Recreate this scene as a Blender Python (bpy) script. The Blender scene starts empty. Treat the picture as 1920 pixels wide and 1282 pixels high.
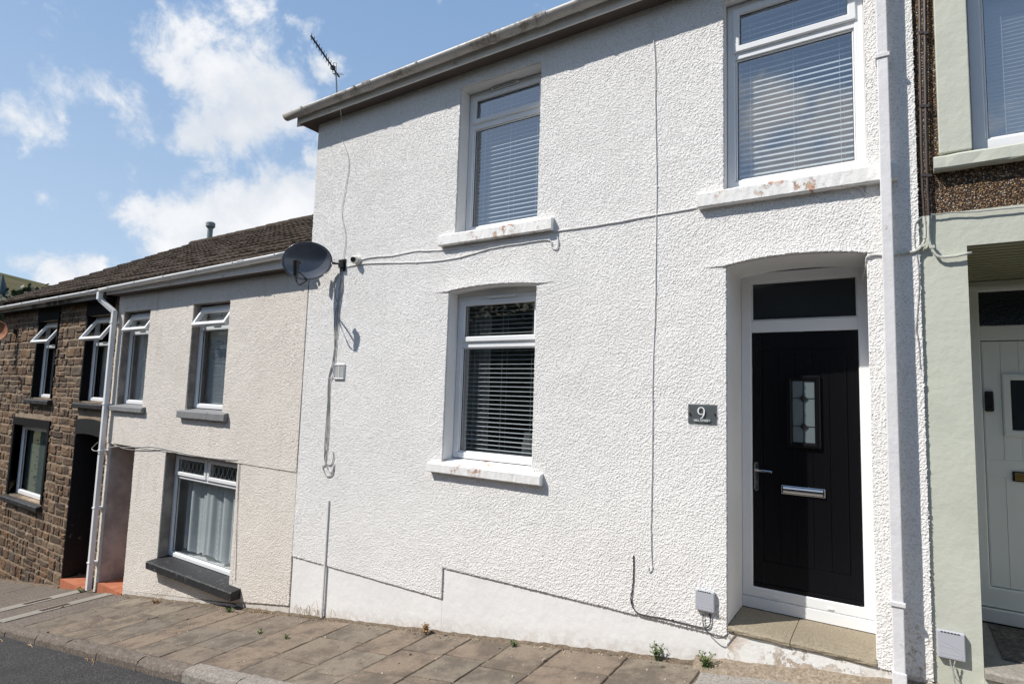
import bpy, math, random
import numpy as np
from mathutils import Vector, Matrix
R_ = math.radians
SC = bpy.context.scene
COL = SC.collection
# ------------------------------------------------------------------ camera
cam = bpy.data.objects.new('camera', bpy.data.cameras.new('camera')); COL.objects.link(cam)
cam.data.sensor_width = 36; cam.data.lens = 20.4110; cam.data.clip_end = 6000; cam.data.clip_start = .05
_r, _u, _f = [Vector(v) for v in ((0.835614,0.548420,0.031376),(0.023839,-0.093268,0.995356),(-0.548799,0.830985,0.091010))]
cam.matrix_world = Matrix(((_r.x,_u.x,-_f.x,0),(_r.y,_u.y,-_f.y,-4.4),(_r.z,_u.z,-_f.z,0),(0,0,0,1)))
SC.camera = cam
# ------------------------------------------------------------------ exposure, sun
SC.cycles.use_denoising = True
SC.cycles.use_adaptive_sampling = False
SC.cycles.diffuse_bounces = 4; SC.cycles.glossy_bounces = 3; SC.cycles.max_bounces = 8; SC.cycles.transparent_max_bounces = 12
SC.cycles.sample_clamp_indirect = 3.0; SC.cycles.blur_glossy = 1.0
SC.view_settings.view_transform = 'Standard'; SC.view_settings.look = 'None'
SC.view_settings.exposure = 0.38; SC.view_settings.gamma = 1
SUN = Vector((.948, 1, -1.561)).normalized()
sl = bpy.data.lights.new('sun', 'SUN'); sl.energy = 4.3; sl.angle = R_(.53); sl.color = (1, .955, .89)
so = bpy.data.objects.new('sun', sl); COL.objects.link(so)
so.rotation_euler = SUN.to_track_quat('-Z', 'Y').to_euler(); so.location = (-8, -10, 14)
# ------------------------------------------------------------------ world: nishita sky with clouds
world = bpy.data.worlds.new('World'); SC.world = world; world.use_nodes = True
nt = world.node_tree; nt.nodes.clear()
class NT:
    """small wrapper for wiring nodes"""
    def __init__(s, t): s.t = t
    def n(s, typ, ins=None, **kw):
        nd = s.t.nodes.new(typ)
        for k, v in kw.items(): setattr(nd, k, v)
        for k, v in (ins or {}).items():
            sock = nd.inputs[k]
            if hasattr(v, 'is_output'): s.t.links.new(v, sock)
            else: sock.default_value = v
        return nd
    def math(s, op, a, b=0., c=0., clamp=False):
        return s.n('ShaderNodeMath', {0: a, 1: b, 2: c}, operation=op, use_clamp=clamp).outputs[0]
    def noise(s, vec, scale, detail=4, rough=.55, dist=0., out=0):
        return s.n('ShaderNodeTexNoise', {'Vector': vec, 'Scale': scale, 'Detail': detail, 'Roughness': rough, 'Distortion': dist}).outputs[out]
    def mix(s, f, a, b):
        nd = s.n('ShaderNodeMix', data_type='RGBA')
        for sock, v in ((nd.inputs[0], f), (nd.inputs[6], a), (nd.inputs[7], b)):
            if hasattr(v, 'is_output'): s.t.links.new(v, sock)
            else: sock.default_value = v if not isinstance(v, tuple) or len(v) == 4 else (*v, 1)
        return nd.outputs[2]
    def ramp(s, f, stops):
        nd = s.n('ShaderNodeValToRGB', {0: f}); cr = nd.color_ramp
        while len(cr.elements) < len(stops): cr.elements.new(.5)
        for e, (p, c) in zip(cr.elements, stops): e.position = p; e.color = (*c, 1) if len(c) == 3 else c
        return nd.outputs[0]
    def maprange(s, v, a, b, c=0., d=1., smooth=True):
        return s.n('ShaderNodeMapRange', {0: v, 1: a, 2: b, 3: c, 4: d}, interpolation_type='SMOOTHSTEP' if smooth else 'LINEAR').outputs[0]
w = NT(nt)
sky = w.n('ShaderNodeTexSky', sky_type='NISHITA', sun_disc=False, sun_elevation=math.asin(-SUN.z), sun_rotation=math.atan2(-SUN.x, -SUN.y), altitude=150, air_density=1.0, dust_density=1.2, ozone_density=1.3)
gen = w.n('ShaderNodeTexCoord').outputs['Generated']
# cumulus: (direction, angular radius, weight)
CLOUDS = [((-0.7969,0.3766,0.4724), .070, .8), ((-0.8139,0.3732,0.4452), .060, .7), ((-0.7939,0.4145,0.4449), .10, .95), ((-0.7758,0.4613,0.4305), .12, 1.0), ((-0.7506,0.4964,0.4361), .09, .95), ((-0.8037,0.4483,0.3912), .10, .9), ((-0.8304,0.4305,0.3537), .065, .85), ((-0.7401,0.5169,0.4303), .045, .7), ((-0.8328,0.4414,0.3341), .04, .7), ((-0.7886,0.3746,0.4877), .04, .65),
          ((-0.7801,0.5577,0.2835), .105, 1.3), ((-0.8100,0.5230,0.2652), .105, 1.3), ((-0.8378,0.4890,0.2429), .10, 1.2), ((-0.8662,0.4396,0.2378), .09, 1.15), ((-0.8895,0.3829,0.2492), .055, .9), ((-0.8793,0.4073,0.2468), .06, 1.), ((-0.8396,0.5015,0.2086), .14, 1.2), ((-0.7517,0.5556,0.3554), .030, .8), ((-0.7979,0.5158,0.3119), .04, .9), ((-0.8853,0.4219,0.1956), .07, .9), ((-0.7577,0.5678,0.3218), .05, 1.1), ((-0.8620,0.4266,0.2738), .035, .8), ((-0.8935,0.3948,0.2138), .04, .7),
          ((-0.9295,0.3333,0.1578), .045, 1.0), ((-0.9403,0.3072,0.1462), .045, .9), ((-0.9470,0.2790,0.1591), .04, .75), ((-0.9396,0.3139,0.1364), .05, .9),
          ((-0.8874,0.2697,0.3739), .055, .62), ((-0.8916,0.2513,0.3768), .04, .52), ((-0.8676,0.3022,0.3949), .045, .6), ((-0.9146,0.2326,0.3309), .045, .6), ((-0.9068,0.2630,0.3294), .04, .62), ((-0.8956,0.2808,0.3451), .03, .6), ((-0.8605,0.3387,0.3805), .05, .6), ((-0.8631,0.3587,0.3556), .05, .58), ((-0.8618,0.3221,0.3918), .04, .6),
          ((-0.7359,0.4284,0.5243), .045, .74), ((-0.6990,0.4933,0.5176), .035, .62), ((-0.6956,0.5365,0.4777), .045, .68), ((-0.7158,0.5246,0.4609), .03, .6), ((-0.9025,0.3395,0.2650), .03, .38), ((-0.9295,0.2841,0.2352), .025, .42), ((-0.8842,0.3516,0.3076), .025, .42), ((-0.9207,0.2476,0.3015), .02, .5),
          ((-.15,-.90,.42), .10, .85), ((-.06,-.91,.40), .08, .85), ((-.19,-.86,.47), .05, .7), ((-.10,-.93,.36), .12, .9), ((-.52,-.66,.53), .05, .8), ((.05,-.93,.36), .10, .8), ((.7,-.6,.3), .4, .8), ((-.9,-.2,.3), .2, .7)]
gw = w.n('ShaderNodeVectorMath', {0: w.noise(gen, 12, 8, .65, 0, 1), 1: (.5, .5, .5)}, operation='SUBTRACT').outputs[0]
gw = w.n('ShaderNodeVectorMath', {0: gw, 'Scale': .085}, operation='SCALE').outputs[0]
gwp = w.n('ShaderNodeVectorMath', {0: gen, 1: gw}, operation='ADD').outputs[0]
acc = None
for d, r, k in CLOUDS:
    ds = w.n('ShaderNodeVectorMath', {0: gwp, 1: d}, operation='DISTANCE').outputs['Value']
    v = w.maprange(ds, 0., r * 1.25, k, 0.)
    acc = v if acc is None else w.math('SMOOTH_MAX', acc, v, .12)
fb = w.noise(gen, 14, 10, .66, .3)
fb2 = w.noise(gen, 34, 6, .6, .2)
dens = w.math('ADD', acc, w.math('MULTIPLY', w.math('SUBTRACT', fb, .5), 1.7))
dens = w.math('ADD', dens, w.math('MULTIPLY', w.math('SUBTRACT', fb2, .5), .45))
cov = w.maprange(dens, .27, .80)
shade = w.maprange(w.math('ADD', w.noise(gen, 7, 6, .6), w.math('MULTIPLY', dens, .22)), .45, .95)
ccol = w.mix(shade, (6.2, 6.5, 7.0, 1), (8.4, 8.4, 8.5, 1))
ccol = w.mix(w.maprange(dens, .3, 1.0), (6.0, 6.6, 7.4, 1), ccol)
elev = w.n('ShaderNodeSeparateXYZ', {0: gen}).outputs[2]
air = w.ramp(elev, [(0., (.47, .62, .80)), (.25, (.40, .54, .73)), (.5, (.27, .42, .66)), (.8, (.17, .32, .58))])
air = w.n('ShaderNodeVectorMath', {0: air, 'Scale': 10.0}, operation='SCALE').outputs[0]
base = w.mix(.7, sky.outputs[0], air)
skyc = w.mix(w.math('MULTIPLY', cov, .93), base, ccol)
bg = w.n('ShaderNodeBackground', {0: skyc, 1: .092})
w.n('ShaderNodeOutputWorld', {0: bg.outputs[0]})
# ------------------------------------------------------------------ materials
MATS = {}
def mat(name, col=(.5, .5, .5), rough=.6, metal=0., spec=.5, var=0., vscale=3., bump=None, fn=None):
    """principled material; bump = (scale, strength, distance, detail); var = value variation"""
    if name in MATS: return MATS[name]
    m = bpy.data.materials.new(name); m.use_nodes = True; MATS[name] = m
    t = NT(m.node_tree); b = m.node_tree.nodes['Principled BSDF']
    b.inputs['Base Color'].default_value = (*col, 1); b.inputs['Roughness'].default_value = rough
    b.inputs['Metallic'].default_value = metal; b.inputs['Specular IOR Level'].default_value = spec
    oc = t.n('ShaderNodeTexCoord').outputs['Object']
    if var:
        c2 = tuple(max(0, c * (1 - var)) for c in col)
        m.node_tree.links.new(t.mix(t.maprange(t.noise(oc, vscale, 6, .6), .35, .68), (*col, 1), (*c2, 1)), b.inputs['Base Color'])
    if bump:
        sc, st, di, de = bump
        bn = t.n('ShaderNodeBump', {'Height': t.noise(oc, sc, de, .6), 'Strength': st, 'Distance': di})
        m.node_tree.links.new(bn.outputs[0], b.inputs['Normal'])
    if fn: fn(t, b, oc)
    return m
def L(t, a, b): t.t.links.new(a, b)
def pos(t): return t.n('ShaderNodeNewGeometry').outputs['Position']

def rc_fn(cols, scale, dist, strength=1., dirt_shade=(.30, .27, .20), dirtz=None, dirtamt=.35):
    def fn(t, b, oc):
        p = pos(t)
        warp = t.n('ShaderNodeVectorMath', {0: p, 1: t.n('ShaderNodeVectorMath', {0: t.noise(p, scale * .5, 2, .5, 0, 1), 'Scale': .35 / scale}, operation='SCALE').outputs[0]}, operation='ADD').outputs[0]
        v = t.n('ShaderNodeTexVoronoi', {'Vector': warp, 'Scale': scale, 'Smoothness': .12, 'Randomness': .92}, feature='SMOOTH_F1').outputs['Distance']
        n1 = t.noise(p, scale * .45, 3, .55)
        h = t.math('ADD', t.math('MULTIPLY', t.maprange(v, .0, .72, 1., 0.), 1.0), t.math('MULTIPLY', t.maprange(n1, .36, .50, 0., 1.), .30))
        h = t.math('ADD', h, t.math('MULTIPLY', t.noise(p, scale * 2.2, 2, .5), .2))
        bn = t.n('ShaderNodeBump', {'Height': h, 'Strength': strength, 'Distance': dist})
        b2 = t.n('ShaderNodeBump', {'Height': t.noise(p, 1.3, 4, .6), 'Strength': .25, 'Distance': .03, 'Normal': bn.outputs[0]})
        L(t, b2.outputs[0], b.inputs['Normal'])
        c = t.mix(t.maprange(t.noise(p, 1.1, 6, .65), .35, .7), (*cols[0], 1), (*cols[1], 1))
        c = t.mix(t.math('MULTIPLY', t.maprange(t.noise(p, 88, 3, .6), .50, .66), .50), c, (*dirt_shade, 1))  # random dark specks put the shade of tiny pits, plus grime, into the colour
        sx = t.n('ShaderNodeVectorMath', {0: p, 1: (6., 6., .55)}, operation='MULTIPLY').outputs[0]
        st = t.maprange(t.noise(sx, 1., 6, .7), .5, .78)
        c = t.mix(t.math('MULTIPLY', t.math('MULTIPLY', st, t.maprange(t.noise(p, .8, 3), .4, .6)), dirtamt), c, (*dirt_shade, 1))
        if dirtz:
            for (x, z, r, a) in dirtz:
                ds = t.n('ShaderNodeVectorMath', {0: t.n('ShaderNodeVectorMath', {0: p, 1: (1., 0., 1.)}, operation='MULTIPLY').outputs[0], 1: (x, 0, z)}, operation='DISTANCE').outputs['Value']
                ms = t.math('MULTIPLY', t.maprange(ds, 0., r, 1., 0.), t.maprange(t.noise(p, 28, 4, .7), .5, .68))
                c = t.mix(t.math('MULTIPLY', ms, a), c, (.22, .17, .10, 1))
        L(t, c, b.inputs['Base Color'])
    return fn
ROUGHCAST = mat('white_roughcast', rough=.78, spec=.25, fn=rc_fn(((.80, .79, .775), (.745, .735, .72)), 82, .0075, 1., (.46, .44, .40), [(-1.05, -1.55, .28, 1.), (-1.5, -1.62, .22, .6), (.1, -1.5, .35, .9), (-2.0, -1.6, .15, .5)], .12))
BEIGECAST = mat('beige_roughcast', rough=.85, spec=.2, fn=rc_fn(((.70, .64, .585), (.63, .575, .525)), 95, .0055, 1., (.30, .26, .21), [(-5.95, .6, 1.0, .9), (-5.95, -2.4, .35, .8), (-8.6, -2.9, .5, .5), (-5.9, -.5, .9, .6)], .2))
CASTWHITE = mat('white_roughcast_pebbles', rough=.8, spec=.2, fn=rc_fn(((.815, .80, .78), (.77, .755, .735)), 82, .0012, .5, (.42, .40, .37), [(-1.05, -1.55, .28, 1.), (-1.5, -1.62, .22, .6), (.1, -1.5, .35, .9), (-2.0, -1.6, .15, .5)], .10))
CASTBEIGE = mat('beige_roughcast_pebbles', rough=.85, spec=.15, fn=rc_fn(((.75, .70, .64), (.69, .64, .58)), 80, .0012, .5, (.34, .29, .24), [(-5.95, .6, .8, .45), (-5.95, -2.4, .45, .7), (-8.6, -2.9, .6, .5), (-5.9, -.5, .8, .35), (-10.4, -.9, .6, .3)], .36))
def splashfn(base, bd=.012):
    def fn(t, b, oc):
        p = pos(t); c3 = t.n('ShaderNodeSeparateXYZ', {0: p}).outputs
        hgt = t.math('SUBTRACT', c3[2], t.math('MULTIPLY_ADD', c3[0], .152, -1.68))
        c = t.mix(t.maprange(t.noise(p, 1.8, 6, .65), .35, .7), (*base, 1), tuple(x * .93 for x in base) + (1,))
        m = t.math('MULTIPLY', t.maprange(hgt, .17, .0), t.maprange(t.noise(p, 14, 8, .72), .36, .62))
        c = t.mix(t.math('MULTIPLY', m, .40), c, (.36, .27, .18, 1))
        m2 = t.math('MULTIPLY', t.maprange(hgt, .5, .05), t.maprange(t.noise(t.n('ShaderNodeVectorMath', {0: p, 1: (9., 9., 1.2)}, operation='MULTIPLY').outputs[0], 1., 6, .7), .55, .75))
        c = t.mix(t.math('MULTIPLY', m2, .12), c, (.42, .36, .28, 1))
        L(t, c, b.inputs['Base Color'])
        L(t, t.n('ShaderNodeBump', {'Height': t.noise(p, 12, 7, .6), 'Strength': .4, 'Distance': bd}).outputs[0], b.inputs['Normal'])
    return fn
WHITEPAINT = mat('smooth_white_render', rough=.6, fn=splashfn((.80, .79, .775)))
def wornfn(base, chips, th=.60, scale=9):
    def fn(t, b, oc):
        p = pos(t)
        m = t.maprange(t.noise(p, scale, 10, .75, .3), th, th + .03)
        m2 = t.maprange(t.noise(p, scale * .35, 3, .5), .42, .62)
        mm = t.math('MULTIPLY', m, m2)
        cc = t.mix(t.maprange(t.noise(p, 25, 3), .4, .6), (*chips[0], 1), (*chips[1], 1))
        c = t.mix(t.maprange(t.noise(p, 6, 8, .7), .35, .75), (*base, 1), tuple(x * .86 for x in base) + (1,))
        L(t, t.mix(mm, c, cc), b.inputs['Base Color'])
        h = t.math('SUBTRACT', t.noise(p, 40, 6, .65), t.math('MULTIPLY', mm, 1.2))
        L(t, t.n('ShaderNodeBump', {'Height': h, 'Strength': .7, 'Distance': .004}).outputs[0], b.inputs['Normal'])
    return fn
SILLPAINT = mat('worn_white_sill_paint', rough=.65, fn=wornfn((.82, .81, .79), ((.45, .16, .09), (.60, .47, .33)), .545, 13))
BASEWORN = mat('worn_white_base_paint', rough=.75, fn=wornfn((.80, .79, .76), ((.42, .33, .24), (.55, .44, .36)), .50, 9))
GREYSILL = mat('grey_painted_sill', rough=.8, fn=wornfn((.20, .20, .205), ((.10, .10, .09), (.28, .27, .25)), .6, 14))
BLACKSILL = mat('black_painted_sill', rough=.6, fn=wornfn((.015, .015, .017), ((.09, .09, .085), (.05, .05, .05)), .56, 12))
BLACKPAINT = mat('black_masonry_paint', (.004, .004, .005), .8, spec=.2, var=.3, vscale=9, bump=(30, .7, .006, 5))
UPVC = mat('white_upvc', (.78, .79, .80), .28, var=.03, vscale=5)
UPVC_OLD = mat('dull_white_upvc', (.76, .76, .75), .4, var=.10, vscale=6)
GUTTER = mat('weathered_gutter_plastic', rough=.5, fn=wornfn((.47, .45, .425), ((.22, .19, .16), (.36, .33, .29)), .50, 6))
FASCIA = mat('weathered_fascia_paint', rough=.6, fn=wornfn((.74, .725, .70), ((.44, .41, .37), (.5, .48, .45)), .58, 9))
PIPE = mat('white_painted_downpipe', rough=.5, fn=wornfn((.72, .71, .72), ((.60, .58, .56), (.52, .45, .42)), .62, 16))
SOFFIT = mat('dark_soffit', (.09, .07, .06), .7, var=.2)
RUBBER = mat('black_gasket', (.02, .02, .022), .5)
DOORBLACK = mat('black_door_skin', rough=.36, spec=.22, fn=lambda t, b, oc: (
    b.inputs['Base Color'].__setattr__('default_value', (.003, .003, .0045, 1)),
    L(t, t.n('ShaderNodeBump', {'Height': t.n('ShaderNodeTexWave', {'Vector': t.n('ShaderNodeVectorMath', {0: pos(t), 1: (1., 1., .16)}, operation='MULTIPLY').outputs[0], 'Scale': 26, 'Distortion': 9, 'Detail': 3, 'Detail Scale': 1.2}, wave_type='BANDS').outputs[0], 'Strength': .22, 'Distance': .0015}).outputs[0], b.inputs['Normal'])))
CHROME = mat('polished_chrome', (.55, .55, .57), .12, 1.)
BRASS = mat('brass', (.55, .38, .15), .3, 1.)
BLACKPLASTIC = mat('black_plastic', (.012, .012, .013), .35)
DARKCABLE = mat('black_cable', (.02, .02, .02), .6)
GREYCABLE = mat('grey_painted_cable', (.36, .36, .34), .6, var=.15, vscale=20)
WHITECABLE = mat('white_painted_cable', (.72, .71, .69), .6, var=.15, vscale=20)
GREYBOX = mat('grey_plastic_box', (.42, .43, .47), .5, bump=(20, .1, .002, 2))
GREYPIPE = mat('grey_green_flue', (.25, .29, .28), .6, var=.2, vscale=8)
SLAT = mat('white_blind_slat', (.64, .67, .71), .45)
CREAM = mat('cream_plastic', (.72, .69, .62), .4)
GREENPAINT = mat('pale_green_masonry_paint', (.53, .545, .465), .7, var=.11, vscale=2.5, bump=(20, .5, .007, 8))
GREENDOOR = mat('pale_grey_green_door', (.82, .835, .80), .4, bump=(60, .08, .002, 3))
GREENTIMBER = mat('pale_olive_soffit_board', (.33, .32, .21), .6)
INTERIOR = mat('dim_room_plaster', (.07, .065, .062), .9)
CURTAIN = mat('grey_curtain', (.42, .41, .40), .9)
SIGNGREY = mat('grey_sign_backing', (.19, .19, .20), .45)
SIGNWHITE = mat('white_sign_lettering', (.85, .85, .85), .5)
COPPER = mat('copper_screw', (.45, .25, .12), .35, 1.)
DISH = mat('dark_grey_dish', (.10, .105, .12), .2, spec=.8, var=.2, vscale=7)
RUSTY = mat('rusty_dish', (.42, .16, .07), .7, var=.6, vscale=9)
TERRACOTTA = mat('terracotta_tile', rough=.6, fn=lambda t, b, oc: (
    L(t, t.ramp(t.n('ShaderNodeNewGeometry').outputs['Random Per Island'], [(0, (.38, .125, .066)), (.5, (.50, .18, .095)), (1, (.43, .145, .075))]), b.inputs['Base Color'])))
ALU = mat('dull_aluminium', (.03, .033, .036), .5, .2)
STEEL = mat('galvanised_mast', (.42, .43, .44), .5, .5)
def glass_fn(ior):
    def f(name):
        m = bpy.data.materials.new(name); m.use_nodes = True; MATS[name] = m
        t = NT(m.node_tree); t.t.nodes.clear()
        f0 = ((ior - 1) / (ior + 1)) ** 2; fr = t.math('MULTIPLY_ADD', t.math('POWER', t.n('ShaderNodeLayerWeight', {0: .5}).outputs['Facing'], 4.), 1 - f0, f0)
        gl = t.n('ShaderNodeBsdfGlossy', {'Roughness': .0, 'Color': (.95, .97, 1, 1)}).outputs[0]
        tr = t.n('ShaderNodeBsdfTransparent', {'Color': (.90, .93, .93, 1)}).outputs[0]
        mx = t.n('ShaderNodeMixShader', {0: fr, 1: tr, 2: gl}).outputs[0]
        t.n('ShaderNodeOutputMaterial', {0: mx}); return m
    return f
GLASS = glass_fn(3.2)('window_glass')
CLEAR = glass_fn(2.0)('clear_window_glass')
GLASS2 = glass_fn(1.5)('small_pane_glass')
def obscure():
    m = mat('obscured_glass', (.30, .34, .36), .12, spec=.6, bump=(130, .55, .004, 3)); return m
OBSCURE = obscure()
DARKGLASS = mat('dark_obscured_glass', (.030, .034, .040), .07, spec=.9, bump=(9, .06, .004, 2))
FROST = mat('frosted_door_glass', (.13, .16, .17), .15, spec=.6)
def acr():
    m = bpy.data.materials.new('clear_acrylic'); m.use_nodes = True
    t = NT(m.node_tree); t.t.nodes.clear()
    mx = t.n('ShaderNodeMixShader', {0: .10, 1: t.n('ShaderNodeBsdfTransparent', {0: (.9, .93, .93, 1)}).outputs[0], 2: t.n('ShaderNodeBsdfGlossy', {'Roughness': .05}).outputs[0]})
    t.n('ShaderNodeOutputMaterial', {0: mx.outputs[0]}); return m
ACRYLIC = acr()
def netfn():
    m = bpy.data.materials.new('white_net_lace'); m.use_nodes = True
    t = NT(m.node_tree); t.t.nodes.clear(); p = t.n('ShaderNodeTexCoord').outputs['UV']
    d = t.n('ShaderNodeBsdfDiffuse', {0: (.88, .92, .94, 1)}).outputs[0]
    tl = t.n('ShaderNodeBsdfTranslucent', {0: (.7, .75, .78, 1)}).outputs[0]
    s1 = t.n('ShaderNodeMixShader', {0: .3, 1: d, 2: tl}).outputs[0]
    g = pos(t); v = t.n('ShaderNodeTexVoronoi', {'Vector': g, 'Scale': 13, 'Randomness': .25}).outputs['Distance']
    al = t.maprange(v, .16, .20, 1., .80)
    mx = t.n('ShaderNodeMixShader', {0: al, 1: t.n('ShaderNodeBsdfTransparent').outputs[0], 2: s1})
    t.n('ShaderNodeOutputMaterial', {0: mx.outputs[0]}); return m
NET = netfn()

def stone_fn(t, b, oc):
    p = pos(t); g = t.n('ShaderNodeNewGeometry').outputs['Random Per Island']
    c = t.ramp(g, [(0, (.14, .088, .054)), (.2, (.075, .055, .042)), (.4, (.19, .12, .075)), (.6, (.11, .09, .07)), (.8, (.17, .088, .044)), (1, (.25, .185, .125))])
    c = t.mix(t.math('MULTIPLY', t.maprange(t.noise(p, 16, 6, .65), .4, .7), .55), c, (.09, .065, .048, 1))
    c = t.mix(t.math('MULTIPLY', t.maprange(t.noise(p, 5, 8, .75), .55, .62), .6), c, (.42, .34, .24, 1))
    L(t, c, b.inputs['Base Color'])
    L(t, t.n('ShaderNodeBump', {'Height': t.noise(p, 17, 9, .7), 'Strength': 1., 'Distance': .032}).outputs[0], b.inputs['Normal'])
STONE = mat('brown_rubble_stone', rough=.85, spec=.2, fn=stone_fn)
MORTAR = mat('brown_mortar', (.33, .255, .185), .9, spec=.1, var=.35, vscale=6, bump=(40, .8, .01, 5))
def pebble_fn(t, b, oc):
    p = pos(t)
    v = t.n('ShaderNodeTexVoronoi', {'Vector': p, 'Scale': 105}); c = t.n('ShaderNodeSeparateXYZ', {0: v.outputs['Color']}).outputs[0]
    col = t.ramp(c, [(0, (.045, .025, .013)), (.3, (.17, .085, .035)), (.55, (.30, .16, .065)), (.8, (.40, .25, .12)), (.93, (.62, .55, .46)), (1, (.10, .07, .05))])
    col = t.mix(t.maprange(v.outputs['Distance'], .35, .62), col, (.035, .022, .014, 1))
    L(t, col, b.inputs['Base Color'])
    L(t, t.n('ShaderNodeBump', {'Height': t.maprange(v.outputs['Distance'], 0., .7, 1., 0., False), 'Strength': 1., 'Distance': .008}).outputs[0], b.inputs['Normal'])
PEBBLE = mat('brown_pebbledash', rough=.55, spec=.35, fn=pebble_fn)
def tile_fn(t, b, oc):
    p = pos(t); g = t.n('ShaderNodeNewGeometry').outputs['Random Per Island']
    c = t.ramp(t.noise(p, 7, 8, .7), [(.3, (.024, .017, .013)), (.5, (.052, .037, .028)), (.66, (.092, .064, .046)), (.8, (.062, .056, .034))])
    c = t.mix(t.math('MULTIPLY', t.maprange(t.noise(p, 30, 4, .7), .55, .66), .7), c, (.17, .14, .09, 1))
    L(t, c, b.inputs['Base Color'])
    L(t, t.n('ShaderNodeBump', {'Height': t.noise(p, 60, 5, .7), 'Strength': .9, 'Distance': .012}).outputs[0], b.inputs['Normal'])
TILES = mat('mossy_brown_roof_tile', rough=.9, spec=.15, fn=tile_fn)
def flag_fn(t, b, oc):
    p = pos(t); g = t.n('ShaderNodeNewGeometry').outputs['Random Per Island']
    c = t.ramp(g, [(0, (.220, .175, .132)), (.25, (.180, .150, .116)), (.5, (.225, .170, .126)), (.75, (.172, .146, .116)), (1, (.240, .200, .150))])
    off = t.n('ShaderNodeVectorMath', {0: p, 1: t.n('ShaderNodeCombineXYZ', {0: t.math('MULTIPLY', g, 37.), 1: t.math('MULTIPLY', g, 91.)}).outputs[0]}, operation='ADD').outputs[0]
    c = t.mix(t.math('MULTIPLY', t.maprange(t.noise(off, 3.2, 8, .72), .42, .62), .85), c, (.105, .085, .068, 1))
    c = t.mix(t.math('MULTIPLY', t.maprange(t.noise(off, 5, 9, .75, .4), .56, .68), .5), c, (.27, .235, .185, 1))
    c = t.mix(t.math('MULTIPLY', t.maprange(t.noise(p, 70, 3, .6), .60, .66), .6), c, (.05, .042, .036, 1))
    c = t.mix(t.maprange(t.noise(p, 33, 2, .5), .745, .76), c, (.55, .52, .48, 1))
    L(t, c, b.inputs['Base Color'])
    h = t.math('ADD', t.noise(off, 6, 8, .6), t.math('MULTIPLY', t.noise(p, 90, 4, .6), .25))
    L(t, t.n('ShaderNodeBump', {'Height': h, 'Strength': .75, 'Distance': .012}).outputs[0], b.inputs['Normal'])
FLAG = mat('sandstone_flag', rough=.85, spec=.2, fn=flag_fn)
def speck(name, cols, scale, bumpd=.004, big=1.2):
    def fn(t, b, oc):
        p = pos(t)
        c = t.ramp(t.noise(p, scale, 3, .7), [(.3, cols[0]), (.5, cols[1]), (.72, cols[2])])
        c = t.mix(t.math('MULTIPLY', t.maprange(t.noise(p, big, 6, .65), .4, .68), .4), c, tuple(x * .6 for x in cols[1]) + (1,))
        L(t, c, b.inputs['Base Color'])
        L(t, t.n('ShaderNodeBump', {'Height': t.math('ADD', t.noise(p, scale, 4, .7), t.noise(p, scale * .12, 4, .6)), 'Strength': .9, 'Distance': bumpd}).outputs[0], b.inputs['Normal'])
    return mat(name, rough=.9, spec=.2, fn=fn)
CONCRETE = speck('grey_concrete_flag', ((.17, .155, .14), (.27, .25, .225), (.36, .335, .30)), 60)
KERBMAT = speck('pale_concrete_kerb', ((.14, .125, .11), (.24, .215, .19), (.36, .33, .29)), 45, .006)
KERBDARK = speck('worn_stone_kerb', ((.09, .075, .065), (.15, .125, .105), (.26, .22, .19)), 40, .008)
CHANNEL = speck('pale_concrete_channel', ((.20, .18, .155), (.29, .265, .23), (.36, .33, .29)), 55)
ASPHALT = speck('asphalt', ((.018, .0175, .0175), (.046, .044, .0445), (.16, .155, .15)), 75, .012, 2.)
STEPSTONE = speck('buff_stone_slab', ((.20, .165, .115), (.30, .255, .185), (.40, .345, .26)), 70, .004)
DARKSTEP = speck('mottled_stone_slab', ((.05, .045, .04), (.12, .108, .095), (.26, .23, .20)), 30, .003)
FILLET = speck('brown_mortar_joint', ((.06, .045, .032), (.15, .115, .082), (.26, .205, .15)), 50, .01, 5)
SANDFILLET = speck('sandy_mortar_fillet', ((.15, .115, .08), (.26, .21, .155), (.38, .32, .25)), 50, .01, 5)
def leafmat(name, a, bcol):
    return mat(name, rough=.6, fn=lambda t, b, oc: L(t, t.mix(t.n('ShaderNodeNewGeometry').outputs['Random Per Island'], (*a, 1), (*bcol, 1)), b.inputs['Base Color']))
LEAF = leafmat('weed_leaf', (.06, .11, .025), (.14, .19, .06)); DRYLEAF = leafmat('dried_leaf', (.20, .10, .04), (.42, .27, .12)); STRAW = leafmat('dry_grass_blade', (.42, .33, .2), (.55, .45, .3))
def hill_fn(t, b, oc):
    p = pos(t)
    c = t.ramp(t.noise(p, .012, 8, .65), [(.35, (.04, .052, .020)), (.46, (.098, .090, .042)), (.56, (.125, .098, .052)), (.7, (.06, .05, .032))])
    c = t.mix(t.maprange(t.noise(p, .05, 5, .6), .5, .62), c, (.095, .085, .045, 1))
    L(t, c, b.inputs['Base Color'])
HILL = mat('moorland_hillside', rough=.95, spec=.05, fn=hill_fn)
TREEMAT = leafmat('far_tree_leaf', (.02, .035, .015), (.045, .07, .03))
SLATE = mat('blue_green_slate', (.045, .075, .08), .5, var=.3, vscale=.5)
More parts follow.
